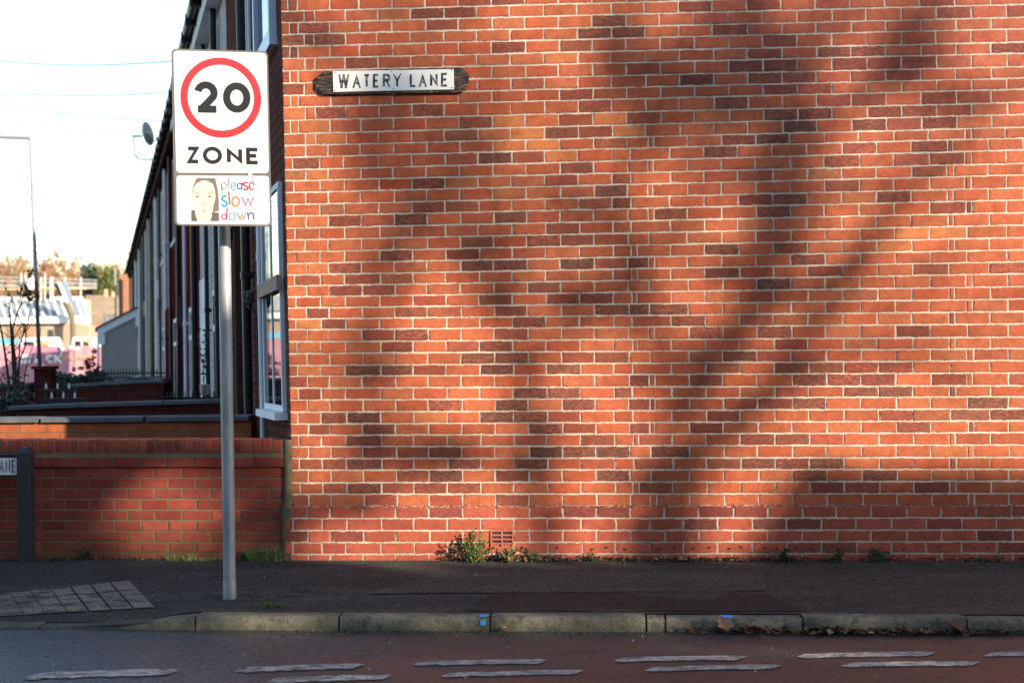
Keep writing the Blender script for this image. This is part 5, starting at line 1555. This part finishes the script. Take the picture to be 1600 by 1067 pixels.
# ------------------------------------------------------------------ overhead wires
wires = [((-40, 90.5), (278, 95), 26, 21), ((-40, 140), (278, 143), 28, 23), ((-40, 153), (262, 189), 30, 27), ((-40, 184), (240, 207), 32, 32), ((-40, 229), (236, 243), 34, 34), ((-40, 243), (226, 258), 36, 38), ((-40, 313), (222, 294), 38, 41), ((-40, 317), (216, 315), 40, 46), ((-40, 338), (211, 348), 42, 50), ((-40, 349), (208, 361), 44, 55), ((-40, 362), (204, 382), 46, 58), ((-40, 378), (200, 410), 48, 62)]
M['wire'] = plain('grey_wire', (0.07, 0.11, 0.15), 0.6, 0.1)
names = ['topmost', 'second', 'third', 'fourth', 'fifth', 'sixth', 'seventh', 'eighth', 'ninth', 'tenth', 'eleventh', 'lowest']
for i, (a, b, ya, yb) in enumerate(wires):
    A_ = P(a[0], a[1], ya); B_ = P(b[0], b[1], yb); mb = MB(); pts = []
    for k in range(13):
        f = k / 12; q = A_.lerp(B_, f); q.z -= .10 * 4 * f * (1 - f); pts.append(q)
    mb.tube(pts, .00034 * (ya + yb) / 2, 5, cap=False)
    tag(mb.build('overhead_wire', M['wire']), '%s of the thin overhead wires running from the terrace across the sky' % names[i], 'wire', 'overhead wires')

# ------------------------------------------------------------------ lamp posts
def lamp(label, top, bot, Y, r, arm=None, split=None, rdark=None):
    o = thing('street_lamp', label, 'street lamp', P(bot[0], bot[1], Y)); A_ = P(*top, Y); B_ = P(*bot, Y)
    mb = MB()
    pale = plain('pale_lamp_post', (0.22, 0.23, 0.235), 0.55, 0.1)
    if split:
        S_ = B_.lerp(A_, split); mb.tube([S_, A_], [r, r * .75], 10); mb.build('post', pale, o)
        mb = MB(); G_ = B_.copy(); G_.z = -1.5; mb.tube([G_, B_, S_], [rdark] * 3, 10); mb.build('base', plain('dark_lamp_base', (0.045, 0.05, 0.06), .5, .2), o)
    else:
        G_ = B_.copy(); G_.z -= 1.5
        mb.tube([G_, B_, A_], [r] * 3, 8); mb.build('post', pale, o)
    if arm:
        mb = MB(); E_ = P(*arm, Y); mb.tube([A_ - Vector((0, 0, .06)), E_], .05, 8); mb.build('arm', pale, o)
        mb = MB(); rows = []
        for i in range(7):
            f = i / 6; w_ = .10 * math.sin(math.pi * (0.12 + .76 * f)); c = E_ + Vector((-.55 * f, 0, .02))
            rows.append([c + Vector((0, w_ * math.cos(k * math.pi / 4), w_ * .5 * math.sin(k * math.pi / 4))) for k in range(8)])
        mb.grid(rows, closed=True); mb.face(rows[0][::-1]); mb.face(rows[-1]); mb.build('lantern', M['grey_metal'], o)
lamp('tall pale street lamp with dark lower post and arm reaching out of frame', (47, 212), (62, 577), 34, .05, (-30, 213), .375, .052)
lamp('slim white lamp post far away in front of the evergreen trees', (179.5, 418), (181, 500), 95, .055)

# ------------------------------------------------------------------ far construction site
HY = 110
hb = thing('site_hoarding', 'long pink and purple printed site hoarding with white lettering', 'hoarding', P(60, 600, HY))
def flat(mb, x0, y0, x1, y1, Y, th=.08, mi=0):
    a = P(x0, y1, Y); b = P(x1, y0, Y); mb.box((a.x, Y, a.z), (b.x - a.x, 0, 0), (0, th, 0), (0, 0, b.z - a.z), mi)
def hoard_mat():
    n = NT('printed_hoarding'); g = n.geo((.35, 1, .25))
    c = n.ramp(n.noise(g, 1.4, 3, .5, .6), [(.36, (0.30, 0.13, 0.24)), (.46, (0.48, 0.19, 0.23)), (.58, (0.50, 0.25, 0.27)), (.68, (0.37, 0.19, 0.29))]); return n.fin(c, .7)
hmat = hoard_mat()
for x in range(-640, 196, 28):
    b = MB(); xa, xb = x + .5, x + 28; ty = 541 + 2.0 * noise.noise((x * .3, 1, 1))
    if x in (0, 28, -28): ty = 541
    a_ = P(xa, 603, HY); b_ = P(xb, ty, HY)
    b.box((a_.x, HY, -3.2), (b_.x - a_.x, 0, 0), (0, .06, 0), (0, 0, b_.z + 3.2)); b.build('panel', hmat, hb)
b = MB(); flat(b, -640, 529.5, 28, 543, HY - .1); b.build('blue_banner', plain('sky_blue_print', (0.10, 0.47, 0.74), .6, .12, .5), hb)
for x0, y0, x1, y1 in ((32, 554, 48, 559.5), (30, 562, 47, 568), (54, 556, 58, 567), (72, 554, 81, 558), (72, 558, 75, 567), (72, 563.5, 81, 567), (84.5, 554, 88, 567), (62, 570, 69, 574), (108, 541, 111, 545), (118, 543, 124, 546), (114, 545, 116, 547)):
    wm = MB(); flat(wm, x0, y0, x1, y1, HY - .16, .05); wm.build('lettering', M['white_paint'], hb)
for q in (((88, 561), (96, 554)), ((88, 560), (96, 567)), ((93.5, 541), (98, 547)), ((98, 546), (95, 552))):
    wm = MB(); wm.tube([P(q[0][0], q[0][1], HY - .14), P(q[1][0], q[1][1], HY - .14)], .09, 4); wm.build('lettering', M['white_paint'], hb)
b = MB()
for x0, y0, x1, y1 in ((99, 560, 120, 562.5), (100, 548, 112, 550), (117, 545, 119, 575), (124, 556, 152, 560), (60, 532, 78, 540), (134, 528, 145, 535)): flat(b, x0, y0, x1, y1, HY - .13, .04)
b.build('orange_print', plain('orange_print', (0.62, 0.30, 0.16), .6, .2), hb)

# new house under construction with scaffold
CY = 124
nh = thing('unfinished_house', 'half built pale house with glazed white framed roof behind the hoarding', 'house', P(70, 560, CY))
b = MB(); flat(b, -420, 467, 126, 590, CY + 3, 3); b.build('rear_wall', plain('pinkish_block', (0.42, 0.30, 0.23), .9, .25, .4), nh)
b = MB(); flat(b, -420, 509, 138, 600, CY, 2.8); b.build('lower_wall', plain('brown_block', (0.34, 0.25, 0.18), .9, .35, .5), nh)
wp = plain('bright_white', (0.80, 0.80, 0.78), .5, .06)
b = MB(); flat(b, -420, 494.5, 139.5, 509.5, CY - .5, .4); b.build('eaves_board', wp, nh)
def slope_pt(x, f, dy=0): # f 0 eaves .. 1 top, the sloping glazed roof
    q0 = P(x + 9 * (1 - f) * (1 if x > 40 else .6), 494 + (468 - 494) * f, CY); q0 = P(x + 9 * (1 - f), 494 - 26 * f, CY + 3.0 * f); return q0 + Vector((0, -.02 * 0 + dy, 0))
b = MB(); b.face([slope_pt(-420, 0), slope_pt(129, 0), slope_pt(129, 1), slope_pt(-420, 1)]); b.build('roof_glazing', plain('blue_grey_glazing', (0.20, 0.24, 0.28), .6, .45, .8, spec=.1), nh)
b = MB()
for x in list(range(-410, 130, 12)) + [126]:
    ww = .16
    a0 = slope_pt(x, -.02, -.08); a1 = slope_pt(x, 1.02, -.08)
    b.hexa([a0, a0 + Vector((ww, 0, 0)), a0 + Vector((ww, .1, 0)), a0 + Vector((0, .1, 0))], [a1, a1 + Vector((ww, 0, 0)), a1 + Vector((ww, .1, 0)), a1 + Vector((0, .1, 0))])
a0 = slope_pt(-420, 1.0, -.1); a1 = slope_pt(130, 1.0, -.1); b.box(a0, a1 - a0, (0, .12, 0), (0, 0, .24))
b.build('roof_bars', wp, nh)
b = MB(); flat(b, 55, 459.5, 63, 467.5, CY + 2.9); flat(b, 66, 459.5, 81, 467.5, CY + 2.9); flat(b, 75, 515, 83, 533, CY - .05, .1); b.build('opening', plain('dark_opening', (0.045, 0.04, 0.045), .9), nh)
b = MB(); flat(b, 12, 509, 54, 527, CY - .08, .1); b.build('brick_panel', plain('tan_brick_panel', (0.28, 0.17, 0.10), .9, .3, 1), nh)
sc = thing('scaffold', 'scaffold guard rails with pale boards above the half built house', 'scaffold', P(70, 455, CY + 2))
b = MB()
SYY = CY + 2
for (ya, yb, xx) in ((433, 438, 152), (439, 444, 152), (446.5, 450.5, 152)):
    b.tube([P(-420, ya - 3, SYY), P(0, ya, SYY), P(80, (ya + yb) / 2, SYY), P(xx, yb, SYY)], .05, 6)
b.build('rails', plain('scaffold_tube', (0.42, 0.42, 0.41), .5, .2, metal=.2), sc)
for x in list(range(-400, 0, 40)) + [33, 40, 64, 70, 79, 82, 102, 126]:
    b = MB(); b.tube([P(x, 426 if x in (33, 70, 40) else 433, SYY - .1), P(x, 470, SYY - .1)], .055, 6); b.build('standard', plain('scaffold_upright', (0.62, 0.60, 0.55), .5, .1) if x == -400 else bpy.data.materials['scaffold_upright'], sc)
b = MB(); flat(b, -420, 451.5, 134, 455, SYY - .25, 1.0); b.build('boards', plain('scaffold_boards', (0.58, 0.45, 0.25), .8, .2), sc)
b = MB(); flat(b, 0, 437, 32, 450, SYY + .3, .1); flat(b, 64, 443, 80, 451, SYY + .3, .1); flat(b, 104, 440, 150, 452, SYY + .3, .1); b.build('mesh_sheet', plain('grey_netting', (0.28, 0.24, 0.21), .9, .3), sc)
b = MB(); flat(b, 11.5, 436.5, 16, 442, SYY - .2, .1); b.build('red_sign', plain('red_tag', (0.62, 0.14, 0.10), .6), sc)
ch = thing('rubble_chute', 'slanting blue grey and white chute leaning on the scaffold', 'chute', P(110, 510, CY - 1.5))
def strip(x0, y0, x1, y1, wpx, Y, mat, name):
    b = MB(); A_ = P(x0, y0, Y); B_ = P(x1, y1, Y); w_ = Vector((wpx * Y / F, 0, 0))
    b.hexa([A_, A_ + w_, A_ + w_ + Vector((0, .5, 0)), A_ + Vector((0, .5, 0))], [B_, B_ + w_, B_ + w_ + Vector((0, .5, 0)), B_ + Vector((0, .5, 0))]); b.build(name, mat, ch)
strip(91, 440, 104, 472, 10, CY - 1.4, plain('chute_blue', (0.16, 0.20, 0.26), .6, .2), 'side'); strip(89.5, 440, 103, 473, 3, CY - 1.6, wp, 'rail'); strip(84, 444, 92, 460, 6, CY - 1.0, plain('chute_dark', (0.08, 0.08, 0.10), .7), 'mouth')
b = MB(); b.tube([P(103, 472, CY - 1.2), P(112, 492, CY - 1.3), P(114, 515, CY - 1.4), P(114, 600, CY - 1.4)], [.34, .28, .24, .2], 8)  # ivy-clad tree trunk below the chute, modelled as a plain tube
b.build('ivy_trunk', plain('ivy_trunk_tan', (0.12, 0.10, 0.06), .85, .4, 1), ch)
wb = thing('white_sheet_bag', 'bright white sheeted bundle standing on the scaffold beside the lamp post', 'bundle', P(48, 452, SYY))
b = MB(); rows = []
for i in range(9):
    f = i / 8; hw = (.48, .55, .58, .58, .55, .5, .42, .28, .06)[i]; c = P(49, 452 - 21 * f, SYY)
    rows.append([c + Vector((hw * math.cos(k * math.pi / 6) * (1 + .06 * rr.random()), hw * .8 * math.sin(k * math.pi / 6), 0)) for k in range(12)])
b.grid(rows, closed=True); b.build('cover', wp, wb)

# parked vans behind the hoarding
def van(label, x0, x1, ytop, ybot, Y):
    o = thing('parked_van', label, 'van', P((x0 + x1) / 2, ybot, Y), 'white vans behind the hoarding')
    A_ = P(x0, ybot, Y); B_ = P(x1, ytop, Y); L = B_.x - A_.x; H_ = B_.z - A_.z; Wd = 1.9
    prof = [(0, 0), (0, .55), (.04, .92), (.08, 1), (.74, 1), (.86, .60), (.985, .50), (1, .3), (1, 0)]
    b = MB(); f_ = [Vector((A_.x + x * L, Y, A_.z + z * H_)) for x, z in prof]; k_ = [q + Vector((0, Wd, 0)) for q in f_]
    b.face(f_); b.face(k_[::-1])
    for i in range(len(f_)): b.face([f_[(i + 1) % 9], f_[i], k_[i], k_[(i + 1) % 9]])
    b.build('body', wp, o)
    for xa, xb in ((.12, .36), (.42, .66)):
        b = MB(); b.box((A_.x + xa * L, Y - .02, A_.z + .58 * H_), ((xb - xa) * L, 0, 0), (0, .02, 0), (0, 0, .3 * H_)); b.build('window', M['glass'], o)
    for xc in (.18, .82):
        b = MB(); c = Vector((A_.x + xc * L, Y - .05, A_.z + .02)); b.tube([c, c + Vector((0, .25, 0))], .34, 14); b.build('wheel', M['iron'], o)
van('long white van behind the hoarding left of the chute', 28, 100, 527, 578, 113)
van('shorter white van behind the hoarding beside the porch', 112, 154, 527, 570, 113.6)

# old tiled roof and small porch behind the slim lamp post
oh = thing('old_tiled_house', 'mossy brown tiled roof with small chimney pots in front of the evergreens', 'house', P(160, 520, 150))
b = MB(); OY = 130
q = [P(122, 505, OY), P(215, 505, OY), P(205, 462, OY + 5), P(134, 461, OY + 5)]
b.face(q); b.build('roof', plain('mossy_tiles', (0.26, 0.19, 0.12), .95, .45, .6, bump=.3), oh)
b = MB(); a0 = P(122, 505, OY); a1 = P(215, 505, OY); b.box((a0.x, OY + .05, -3), (a1.x - a0.x, 0, 0), (0, 8, 0), (0, 0, a0.z + 2.95)); b.build('wall', plain('old_brick', (.3, .18, .12), .9, .3), oh)
for x, y, h in ((165, 452, 12), (176.5, 456, 8)):
    b = MB(); c = P(x, y + h, OY + 4.9); b.tube([c, P(x, y, OY + 4.9)], [.22, .16], 8); b.build('chimney', plain('clay_pot', (.52, .28, .18), .8), oh)
wr = thing('white_railing', 'small white railing at the foot of the slim lamp post', 'railing', P(170, 508, 100))
b = MB(); flat(b, 160, 491, 181, 493, 100, .1); b.build('rail', wp, wr)
for x in (162, 169, 176):
    b = MB(); flat(b, x, 493, x + 2.2, 512, 100, .1); b.build('post', wp, wr)

# parked car in the side street
def car(label, px, ytop, Y, col, hdg):
    o = thing('parked_car', label, 'car', Vector((P(px, ytop, Y).x, Y, P(px, ytop, Y).z - 1.45)))
    c0 = o.location; fw = FD.copy(); rt = Vector((fw.y, -fw.x, 0))
    pa = plain('silver_paint', col, .25, .05, metal=.4, spec=.7)
    def q(x, y, z): return c0 + rt * x + fw * y + Vector((0, 0, z))
    prof = [(-2.05, .25, .80), (-2.1, .55, .84), (-1.95, .78, .84), (-1.05, .92, .82), (-.35, 1.40, .60), (.2, 1.45, .58), (1.2, 1.38, .58), (1.85, .98, .78), (2.05, .75, .82), (2.08, .3, .80)]
    b = MB(); rows = []
    for y, z, hw in prof: rows.append([q(-hw, y, z if z < .9 else z - .03), q(-hw * .8, y, z), q(0, y, z + .012), q(hw * .8, y, z), q(hw, y, z if z < .9 else z - .03)])
    b.grid(rows)
    for s_ in (-1, 1):
        side = [q(s_ * hw, y, z if z < .9 else z - .03) for y, z, hw in prof]
        b.face(side if s_ < 0 else side[::-1])
    b.build('body', pa, o)
    b = MB(); b.face([q(-.66, -1.00, .95), q(.66, -1.00, .95), q(.52, -.42, 1.37), q(-.52, -.42, 1.37)]); 
    for v in range(len(b.v)): b.v[v] = b.v[v] + Vector((0, 0, .035)) - fw * .03
    b.build('windscreen', M['glass'], o)
    for s_ in (-1, 1):
        b = MB(); b.face([q(s_ * .80, -.80, .96), q(s_ * .80, 1.55, .96), q(s_ * .64, 1.1, 1.32), q(s_ * .64, -.3, 1.32)]); b.build('side_window', M['glass'], o)
        for y in (-1.35, 1.35):
            b = MB(); b.tube([q(s_ * .66, y, .31), q(s_ * .86, y, .31)], .31, 16); b.build('wheel', M['iron'], o)
        b = MB(); b.box(q(s_ * .62 - .14, -2.12, .6), rt * .28, fw * .05, (0, 0, .14)); b.build('headlight', M['glass'], o)
car('silver car whose roof shows above the garden walls left of the porch', 110, 586, 50, (.62, .64, .66), 0)

# ------------------------------------------------------------------ far trees
rr = random.Random(3)
def fartree(label, px, ytop, ybase, Y, wpx, leafc, twigc, n_leaf, lev=4, size=.5):
    b0 = P(px, ybase, Y); b0.z = -2.3; H_ = P(px, ytop, Y).z + 2.3; Wd = wpx * Y / F
    o = thing('bare_autumn_tree', label, 'tree', b0, 'bare autumn trees beyond the building site')
    t_ = MB(); l_ = MB(); tips = []
    t_.tube([b0, b0 + Vector((0, 0, H_ * .3))], [.35, .28], 7, cap=False)
    for k in range(7):
        a = k * .9 + rr.random(); d = Vector((math.cos(a) * .55, math.sin(a) * .55, .9)).normalized()
        branch(t_, b0 + Vector((0, 0, H_ * (.22 + .02 * k))), d, H_ * .27, .14, lev, rr, tips, 4, .3, (2, 3), .6, .02)
    zmax = sorted(q.z for q in tips)[int(len(tips) * .97)]; kz = H_ / (zmax + 2.3)
    xs_ = sorted(q.x - b0.x for q in tips); kx = Wd / max(.1, xs_[int(len(xs_) * .93)] - xs_[int(len(xs_) * .07)])
    fx = lambda q: Vector((b0.x + (q.x - b0.x) * kx, b0.y + (q.y - b0.y) * kx, (q.z + 2.3) * kz - 2.3))
    t_.v = [fx(q) for q in t_.v]; tips = [fx(q) for q in tips]
    t_.build('trunk', M[twigc], o)
    for q in tips:
        for _ in range(n_leaf):
            p = q + Vector((rr.gauss(0, .5), rr.gauss(0, .5), rr.gauss(0, .5))); leaf(l_, p, size * rr.uniform(.4, 1.2), rr, 0, .3)
    l_.build('crown', M[leafc], o); return o
fartree('tall bare autumn tree with wispy orange crown rising behind the scaffold', 42, 386, 500, 150, 95, 'orange_leaf', 'bark_pale', 4, 4, .34)
fartree('rounded orange autumn tree between the chute and the evergreens', 106, 410, 500, 170, 75, 'orange_leaf', 'bark_pale', 9, 4, .6)
fartree('low orange tree at the left edge behind the scaffold', 0, 405, 500, 165, 80, 'orange_leaf', 'bark_pale', 8, 4, .6)
fartree('pinkish bare tree behind the right hand evergreen', 196, 414, 500, 210, 60, 'orange_leaf', 'bark_pale', 9, 4, .7)
fartree('pale tan bare tree filling the gap left of the evergreens', 70, 412, 500, 185, 80, 'orange_leaf', 'bark_pale', 9, 4, .7)
fartree('distant bare tree just showing between the two evergreens', 150, 416, 500, 230, 60, 'orange_leaf', 'bark_pale', 8, 4, .7)
def evergreen(label, px, ytop, Y, wpx, col):
    b0 = P(px, 500, Y); b0.z = -2.3; H_ = P(px, ytop, Y).z + 2.3; Wd = wpx * Y / F / 2
    o = thing('evergreen_tree', label, 'tree', b0, 'evergreen trees beyond the building site')
    b = MB(); b.tube([b0, b0 + Vector((0, 0, H_ * .95))], [.3, .05], 8); b.build('trunk', M['bark'], o)
    l_ = MB()
    for k in range(130):
        f = rr.random() ** .8; z = .15 + .85 * f; r = Wd * (1 - f) ** .55 * rr.uniform(.3, 1.15) + .1; a = rr.uniform(0, 6.28)
        c = b0 + Vector((math.cos(a) * r, math.sin(a) * r, H_ * z)); cloud(l_, c, (.75, .75, .5), 42, .34, rr, .3, .3, 0, .45)
    l_.build('crown', leafmat('evergreen_' + label.split()[0], col, .5), o)
evergreen('bluish dark evergreen tree, left one of the pair beyond the site', 140, 416, 140, 52, (0.055, 0.085, 0.05))
evergreen('yellowish green spreading evergreen tree, right one of the pair beyond the site', 171, 419, 138, 66, (0.11, 0.13, 0.04))
# hillside shrubs that read as one bank
b = MB()
for k in range(60):
    x = rr.uniform(-420, 260); c = P(x, rr.uniform(445, 495), rr.uniform(175, 215)); cloud(b, c, (4, 3, 2.2), 45, .9, rr, .2, .3)
o = b.build('far_scrub', leafmat('tan_scrub', (0.20, 0.125, 0.06), .45)); o['kind'] = 'stuff'

# ------------------------------------------------------------------ garden plants at the left
sp = thing('bare_sapling', 'multi stemmed bare sapling with a few dark leaves at the left edge', 'shrub', P(22, 640, 16.2))
b = MB(); l_ = MB(); Y_ = 16.2
def stem(pts, r0, r1):
    Q = [P(x, y, Y_ + rr.uniform(-.1, .1)) for x, y in pts]; n_ = len(Q)
    b.tube(Q, [r0 + (r1 - r0) * i / (n_ - 1) for i in range(n_)], 5, cap=False)
    for i in range(1, n_):
        tips = []
        for _ in range(2): branch(b, Q[i].lerp(Q[i - 1], rr.random()), Vector((rr.gauss(0, .8), rr.gauss(0, .5), .7)).normalized(), .16, r1 * .9, 1, rr, tips, 3, .2, (1, 2), .6, .0025)
        for q in tips:
            if rr.random() < .35: leaf(l_, q, .045, rr, .2, .6)
stem([(17, 640), (14, 600), (9, 560), (3, 520), (-4, 490)], .022, .006)
stem([(20, 640), (22, 590), (19, 545), (17, 510), (14, 480), (4, 476)], .020, .005)
stem([(23, 640), (25, 590), (24, 560), (21, 540), (20, 512), (27, 490), (33, 474), (39, 472)], .018, .004)
stem([(26, 640), (29, 600), (30, 560), (31, 535), (40, 515), (46, 512)], .012, .004)
stem([(24, 600), (32, 560), (40, 540), (41, 520), (27, 490), (35, 470), (40, 450), (44, 432), (52, 420)], .010, .003)
stem([(36, 640), (38, 590), (44, 560), (52, 540)], .009, .003)
stem([(10, 640), (4, 600), (-6, 575)], .010, .004)
for px, py, n_, s in ((42, 461, 26, 9), (36, 455, 14, 9), (40, 447, 12, 6), (48, 424, 10, 6), (46, 431, 6, 4), (33, 447, 8, 6), (62, 414, 5, 5), (38, 462, 16, 7), (47, 468, 6, 4)):
    for _ in range(n_): leaf(l_, P(px + rr.gauss(0, s * .5), py + rr.gauss(0, s * .4), Y_ + rr.uniform(-.1, .1)), .055, rr, .2, .55)
for _ in range(70): leaf(l_, P(rr.uniform(0, 45), rr.uniform(585, 640), Y_ + rr.uniform(-.2, .2)), .06, rr, .2, .6)
b.build('stems', M['bark_dark'], sp); l_.build('leaves', M['leaf_dark'], sp)
def shrub(label, px, ytop, ybot, Y, wpx, mat, n_=500, size=.09):
    c = P(px, (ytop + ybot) / 2, Y); o = thing('garden_shrub', label, 'shrub', P(px, ybot, Y)); l_ = MB(); s_ = MB()
    rx = wpx * Y / F / 2; rz_ = (ybot - ytop) * Y / F / 2
    for _ in range(14):
        cc = c + Vector((rr.uniform(-.7, .7) * rx, rr.uniform(-.3, .3), rr.uniform(-.6, .55) * rz_)); cloud(l_, cc, (rx * .35, .25, rz_ * .45), n_ // 14, size, rr, .1, .3)
    tips = []
    for _ in range(3): branch(s_, Vector((c.x + rr.uniform(-.3, .3) * rx, Y, c.z - rz_ * 1.4)), Vector((0, 0, 1)), rz_ * 1.2, .015, 1, rr, tips, 4)
    l_.build('foliage', M[mat], o); s_.build('stems', M['bark_dark'], o)
shrub('dark shaded shrub under the bare sapling at the left edge', 22, 606, 655, 15.4, 95, 'leaf_dark', 700, .06)
shrub('dark green hedge shrub just right of the brick pillar', 84, 577, 612, 20.5, 26, 'ivy', 420, .07)
shrub('low dark hedge between the pillar and the porch', 128, 578, 606, 28, 90, 'leaf_dark', 700, .10)
rs = thing('rose_bush', 'tall straggly rose stems with dark leaf clusters in front of the hoarding', 'shrub', P(144, 600, 23.5))
b = MB(); l_ = MB()
for pts in (((143, 600), (146, 580), (145, 560), (146, 548)), ((140, 600), (137, 578), (135, 566)), ((148, 600), (150, 580), (152, 572)), ((141, 600), (144, 585), (139, 572), (142, 560))):
    Q = [P(x, y, 23.5 + rr.uniform(-.1, .1)) for x, y in pts]; b.tube(Q, .009, 5, cap=False)
    for q in Q[1:]: cloud(l_, q, (.05, .05, .05), 12, .06, rr, .1, .2)
for px, py in ((145, 569), (147, 549), (116, 577), (127, 575), (150, 576), (137, 567)):
    cloud(l_, P(px, py, 23.5), (.055, .05, .04), 26, .05, rr, .1, .2)
b.build('stems', M['bark_dark'], rs); l_.build('leaves', M['leaf_dark'], rs)

# ------------------------------------------------------------------ unseen terrace behind the viewer, added to cut the sky fill
ot = thing('sky_blocking_terrace', 'unseen row of brick houses added behind the viewer to block part of the sky light', 'house', (-18, -10, -0.13))
mb = MB()
ox0, ox1, oy = -46.0, 18.5, -10.0
def ow(a, b, c, d): 
    mb.face([a, b, c, d], 0, uv=[((q[0] if a[1] == b[1] else q[1]) + 60, q[2] + 3) for q in (a, b, c, d)])
ow((ox1, oy, -.2), (ox0, oy, -.2), (ox0, oy, 5.6), (ox1, oy, 5.6)); ow((ox0, oy - 8, -.2), (ox1, oy - 8, -.2), (ox1, oy - 8, 5.6), (ox0, oy - 8, 5.6))
ow((ox1, oy - 8, -.2), (ox1, oy, -.2), (ox1, oy, 5.6), (ox1, oy - 8, 5.6)); ow((ox0, oy, -.2), (ox0, oy - 8, -.2), (ox0, oy - 8, 5.6), (ox0, oy, 5.6))
for x in (ox0, ox1): mb.face([(x, oy, 5.6), (x, oy - 8, 5.6), (x, oy - 4, 8.6)], 0, uv=[(0, 5.6), (8, 5.6), (4, 8.6)])
mb.build('wall', M['brown_brick'], ot)
mb = MB()
for sg, yb_ in ((1, oy + .25), (-1, oy - 8.25)):
    mb.hexa([Vector((ox0 - .1, yb_, 5.45)), Vector((ox1 + .1, yb_, 5.45)), Vector((ox1 + .1, oy - 4, 8.6)), Vector((ox0 - .1, oy - 4, 8.6))],
            [Vector((ox0 - .1, yb_, 5.55)), Vector((ox1 + .1, yb_, 5.55)), Vector((ox1 + .1, oy - 4, 8.72)), Vector((ox0 - .1, oy - 4, 8.72))])
rf = mb.build('roof', M['slate'], ot)
for k in range(13):
    xk = ox0 + 1.2 + k * 4.8
    for x, z0, z1, wd in ((xk + .3, .9, 2.4, 1.3), (xk + .3, 3.5, 4.9, 1.2)):
        mb = MB()
        for bx in ((x, z0, .07, z1 - z0), (x + wd - .07, z0, .07, z1 - z0), (x + .07, z0, wd - .14, .07), (x + .07, z1 - .07, wd - .14, .07)): mb.box((bx[0], oy - .02, bx[1]), (bx[2], 0, 0), (0, .06, 0), (0, 0, bx[3]))
        f_ = mb.build('window', M['white_upvc'], ot)
        mb = MB(); mb.box((x + .07, oy + .002, z0 + .07), (wd - .14, 0, 0), (0, .02, 0), (0, 0, z1 - z0 - .14)); mb.build('pane', M['glass'], f_)
    mb = MB(); mb.box((xk + 2.6, oy - .02, 0), (.95, 0, 0), (0, .06, 0), (0, 0, 2.1)); mb.build('door', M[('dark_red', 'brown_frame', 'white_paint')[k % 3]], ot)
    mb = MB(); mb.box((xk + 3.9, oy - 4.4, 8.2), (.7, 0, 0), (0, .9, 0), (0, 0, 1.5)); mb.build('chimney', M['brown_brick'], rf)
